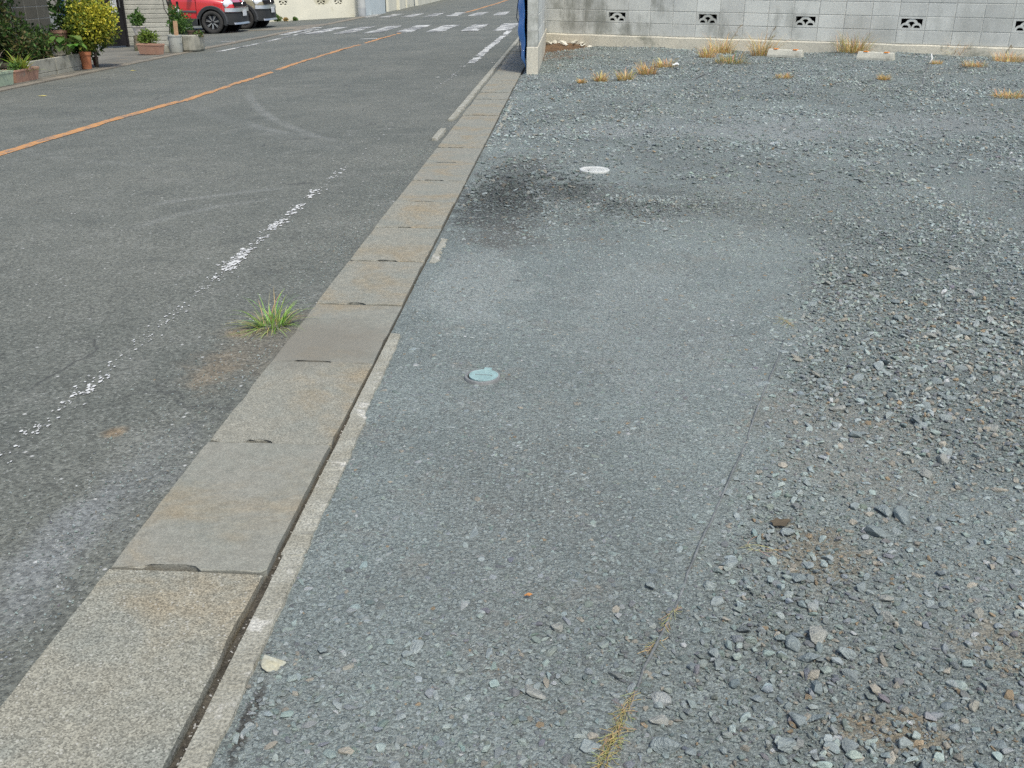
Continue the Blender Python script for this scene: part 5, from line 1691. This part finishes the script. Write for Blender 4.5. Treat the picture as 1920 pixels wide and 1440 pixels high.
def boolean_cut(o, cutters):
    for c in cutters:
        md = o.modifiers.new('cut', 'BOOLEAN'); md.operation = 'DIFFERENCE'; md.solver = 'EXACT'; md.object = c
    dg = bpy.context.evaluated_depsgraph_get()
    me = bpy.data.meshes.new_from_object(o.evaluated_get(dg))
    o.modifiers.clear()
    o.data = me
    for c in cutters: bpy.data.objects.remove(c, do_unlink=True)
def make_car(lab, paint, loc, rz):
    car = empty('car', loc, rz)
    tag(car, lab, 'car', 'cars parked nose out beside the road')
    body = link('body', body_mesh(paint), car)
    cut = []
    for ax in AX:
        for sy in (-1, 1):
            me = lathe('cutter', [(0, -.28), (.365, -.28), (.365, .28), (0, .28)], None, 40, False)
            c = link('cutter', me, car, (ax, sy*.82, WR+.01), (R(90), 0, 0)); cut.append(c)
    bpy.context.view_layer.update()
    boolean_cut(body, cut)
    if not body.data.materials: body.data.materials.append(paint)
    for ax in AX:                        # wheels, arches, wells
        for sy in (-1, 1):
            wheel(car, ax, sy*.735)
            arch_ring(ax, .352, .425, sy*.822, .018, M_CLAD, 'wheel_arch', car)
            arch_ring(ax, .424, .445, sy*.822, .022, M_CLADL, 'arch_trim', car, -5, 185)
            link('wheel_well', lathe('wheel_well', [(0, .0), (.362, .0), (.362, .24)], M_DARK, 30), car, (ax, sy*.55, WR+.01), (R(90*sy*-1), 0, 0))
    for sy, a0 in ((-1, R(-180)), (1, R(0))):   # sills between the wheels
        link('sill', box_mesh('sill', (1.74, .05, .20), .012, M_CLAD, (0, sy*.815, .315)), car)
        link('side_moulding', box_mesh('side_moulding', (1.56, .03, .055), .008, M_CLADL, (0, sy*.822, .60)), car)
    fa = R(62)
    band('front_bumper', .24, .585, -fa, fa, .022, M_CLAD, car, top_in=.004)
    band('bumper_garnish', .585, .70, -R(50), R(50), .040, M_SILV, car, top_in=.012)
    band('skid_plate', .245, .315, -R(30), R(30), .05, M_SILV, car, top_in=.03)
    band('rear_bumper', .26, .60, R(180)-fa, R(180)+fa, .03, M_CLAD, car)
    band('grille', .735, .845, -R(22), R(22), .006, M_DARK, car, top_in=.02)
    band('grille_bar', .715, .738, -R(23), R(23), .022, M_CHROME, car)
    link('emblem', lathe('emblem', [(0, .012), (.03, .012), (.034, 0), (0, 0)], M_CHROME, 18), car, (CA-.005, 0, .79), (0, R(90), 0))
    for sy in (-1, 1):
        hx, hy = plan(sy*R(36))
        h = link('headlight', lathe('headlight', [(0, .045), (.06, .04), (.10, .022), (.125, 0), (.13, -.04), (0, -.04)], M_LAMP, 26), car, (hx-.05, hy*.93, .80), (0, R(82), sy*R(38)), (.95, 1.25, 1))
        link('bezel', lathe('bezel', [(.118, .0), (.128, .012), (.142, .004), (.145, -.03)], M_CHROME, 26), h)
        fx, fy = plan(sy*R(40), .03)
        fg = link('fog_lamp', lathe('fog_lamp', [(0, .02), (.045, .015), (.06, 0), (.06, -.03)], M_LAMP, 18), car, (fx-.02, fy*.9, .62), (0, R(86), sy*R(30)))
    link('number_plate', box_mesh('number_plate', (.012, .33, .165), .004, M_PLATE, (0, 0, 0)), car, (CA+.045, 0, .55))
    link('door_gap', box_mesh('door_gap', (.010, 1.646, .72), 0, M_DARK, (0, 0, 0)), car, (.79, 0, .66))
    for sy in (-1, 1):
        link('door_handle', box_mesh('door_handle', (.16, .03, .028), .006, paint, (0, 0, 0)), car, (-.05, sy*.825, .86))
        mr = link('mirror', lathe('mirror', [(0, -.10), (.06, -.09), (.085, -.04), (.085, .04), (.06, .09), (0, .10)], paint, 16), car, (.68, sy*.93, 1.08), (R(90), 0, 0), (.8, 1, 1))
    # cabin: pillars and roof, with the glass set just inside
    def cab(sc_, z0, z1, xs0, xs1, mat, nm):
        v, f = [], []
        NU = 48
        for (z, x0, x1, wy) in ((z0, xs0[0], xs0[1], .76*sc_), ((z0+z1)/2, (xs0[0]+xs1[0])/2, (xs0[1]+xs1[1])/2+.05, .73*sc_), (z1, xs1[0], xs1[1], .66*sc_)):
            for i in range(NU):
                a = 2*math.pi*i/NU
                c, s = math.cos(a), math.sin(a)
                ex = math.copysign(abs(c)**.35, c); ey = math.copysign(abs(s)**.35, s)
                v.append(((x0+x1)/2+(x1-x0)/2*ex, wy*ey, z))
        for j in range(2):
            for i in range(NU):
                q = (i+1) % NU
                f.append((j*NU+i, j*NU+q, (j+1)*NU+q, (j+1)*NU+i))
        f.append(tuple(2*NU+i for i in range(NU)))
        me = mesh(nm, v, f, mat, True)
        return link(nm, me, car)
    cab(1.0, 1.0, 1.50, (-1.80, 1.0), (-1.72, .38), M_GLASS, 'windows')
    rf = cab(1.02, 1.50, 1.66, (-1.76, .42), (-1.6, .15), paint, 'roof')
    for sy in (-1, 1):
        for xb, xt in ((.98, .36), (-.25, -.28), (-1.2, -1.25), (-1.78, -1.7)):
            link('pillar', tube('pillar', [(xb, sy*.74, 1.0), ((xb+xt)/2+.04, sy*.735, 1.27), (xt, sy*.665, 1.52)], .035, paint, 8), car)
    return car
RED = car_paint('red_car_paint', (.52, .018, .022))
OLIVE = car_paint('beige_car_paint', (.23, .205, .125))
cw = groad(400, 63.2)
make_car('bright red compact crossover with dark cladding, nearer of two parked cars', RED, (cw.x-AX[0], cw.y+.84, zroad(cw.x-.6)+.012), 0)
make_car('beige compact crossover with dark cladding parked behind the red car', OLIVE, (cw.x-AX[0]+.12, cw.y+.84+2.45, zroad(cw.x-.4)+.012), 0)

# ------------------------------------------------------------------ walls and pole across the side street
M_STUC = simple('cream_stucco', (0.70, 0.67, 0.54), (0.62, 0.60, 0.49), 1.2, .9, (40, .08), (70, .25, .005), stain=((.50, .47, .34), 1.7, .56, .75))
M_STUC2 = simple('blue_grey_stucco', (0.50, 0.55, 0.55), (0.44, 0.49, 0.49), 1.2, .9, (40, .08), (70, .25, .005), stain=((.32, .34, .29), 1.7, .56, .75))
def stucco_wall(name, lab, A, B, h, th, mat, vents=(), vz=.62):
    """wall from A to B (seen side to the right of A->B), pierced by fan vents at given distances"""
    L = math.hypot(B.x-A.x, B.y-A.y)
    o = empty(name, (A.x, A.y, min(zroad(A.x), zroad(B.x))-.05), math.atan2(B.y-A.y, B.x-A.x))
    tag(o, lab, 'wall')
    bm = bmesh.new()
    oh = .191
    if vents:
        add_box(bm, (L/2, th/2, vz/2), (L, th, vz))
        add_box(bm, (L/2, th/2, (vz+oh+h)/2), (L, th, h-vz-oh))
        e = [0]+[q for s in vents for q in (s-.1955, s+.1955)]+[L]
        for k in range(0, len(e), 2): add_box(bm, ((e[k]+e[k+1])/2, th/2, vz+oh/2), (e[k+1]-e[k], th, oh))
    else:
        add_box(bm, (L/2, th/2, h/2), (L, th, h))
    link('panel', bm_mesh('panel', bm, mat), o)
    link('coping', box_mesh('coping', (L+.02, th+.05, .06), .006, mat, (L/2, th/2, h+.032)), o)
    vm = vent_mesh('vent', .391, .191, th*.8, mat)
    vb_ = box_mesh('vent_shade_plate', (.33, .01, .15), 0, M_DARK, (0, th*.8+.01, .097))  # dark plate stands in for the shade behind each opening
    for s in vents:
        q = link('vent', vm, o, (s, .004, vz)); link('vent_shade_plate', vb_, q)
    return o
A, B = groad(490, 41.5), groad(671, 31)
L1 = math.hypot(B.x-A.x, B.y-A.y)
def along(px):                            # distance along the wall where a column of the photo meets it
    lo_, hi_ = 0.0, 1.0
    d = ray(px, 30)
    # intersect in plan
    ax_, ay_ = A.x, A.y; bx_, by_ = B.x-A.x, B.y-A.y
    det = d.x*(-by_)-d.y*(-bx_)
    t = (ax_*(-by_)-ay_*(-bx_))/det
    return (d.x*t-ax_)/bx_*L1
wl1 = stucco_wall('stucco_wall', 'cream stucco garden wall with three small fan vents behind the cars', A, B, 1.9, .14, M_STUC, [along(533), along(604), along(636)], .60)
A2, B2 = groad(682, 30.5), groad(723, 24.5)
stucco_wall('stucco_wall', 'short blue-grey wall between the utility pole and the dark gap', A2, B2, 1.8, .14, M_STUC2)
A3, B3 = groad(729, 21.5), groad(776, 11.5)
stucco_wall('stucco_wall', 'white roadside wall beyond the side street with weeds at its foot', A3, B3, 1.7, .16, M_STUC)
A4, B4 = groad(784, 10.5), groad(835, -1.5)
stucco_wall('stucco_wall', 'farthest pale wall along the left of the road', A4, B4, 1.5, .16, M_STUC)
for k, px in enumerate((746, 760)):
    q = groad(px, 18 if k == 0 else 14.5)
    o = link('wall_pier', box_mesh('wall_pier', (.34, .34, 1.85), .01, M_STUC, (0, 0, .9)), None, (q.x-.05, q.y, zroad(q.x)-.02))
    tag(o, ('nearer' if k == 0 else 'farther')+' square white pier in the roadside wall beyond the street', 'pier', 'piers of the white roadside wall')
q = groad(725, 23)
o = link('drain_pipe', tube('drain_pipe', [(q.x-.12, q.y+.3, zroad(q.x)-.02), (q.x-.12, q.y+.3, 1.9)], .05, simple('dark_green_pipe', (.03, .07, .06), None, 6, .6, None, None), 10))
tag(o, 'dark green vertical pipe at the end of the blue-grey wall', 'pipe')
pq = groad(677.5, 31.5)
pole = empty('utility_pole', (pq.x, pq.y+.15, zroad(pq.x)-.02))
tag(pole, 'round grey concrete utility pole at the street corner', 'utility pole')
M_POLE = simple('pole_concrete', (.46, .47, .45), (.40, .41, .39), 3, .85, (60, .1), (80, .2, .004))
link('shaft', lathe('shaft', [(0, 0), (.155, 0), (.11, 8.5), (0, 8.5)], M_POLE, 26), pole)
link('sleeve', lathe('sleeve', [(.158, .01), (.160, .34), (.157, .345)], simple('grey_sleeve', (.32, .335, .335), None, 4, .7, None, None), 26), pole)
for k in range(8):
    link('step_bolt', box_mesh('step_bolt', (.16, .02, .02), .002, M_SILV, ((1 if k % 2 else -1)*.2, 0, 2.4+.45*k)), pole)
for k, (px, py, s, lab) in enumerate([(521, 40, .22, 'weeds at the foot of the cream wall beside the beige car'), (553, 38.5, .12, 'small weed at the foot of the cream wall'),
                                      (742, 17, .26, 'bright green weed at the white roadside wall'), (762, 13.5, .18, 'small green weed farther along the white roadside wall'), (536, 39.5, .12, 'dry weed between two green ones at the cream wall')]):
    q = groad(px, py)
    shrub('weed', lab, 'weed', (q.x+.04, q.y-.12, zroad(q.x)-.01), [((0, 0, s*.5), (s*.7, s*.7, s*.6), 180)], .05, MG+[(.25, .26, .08)] if k != 4 else OG+DRY, 90+k, None, 'weeds along the far walls')
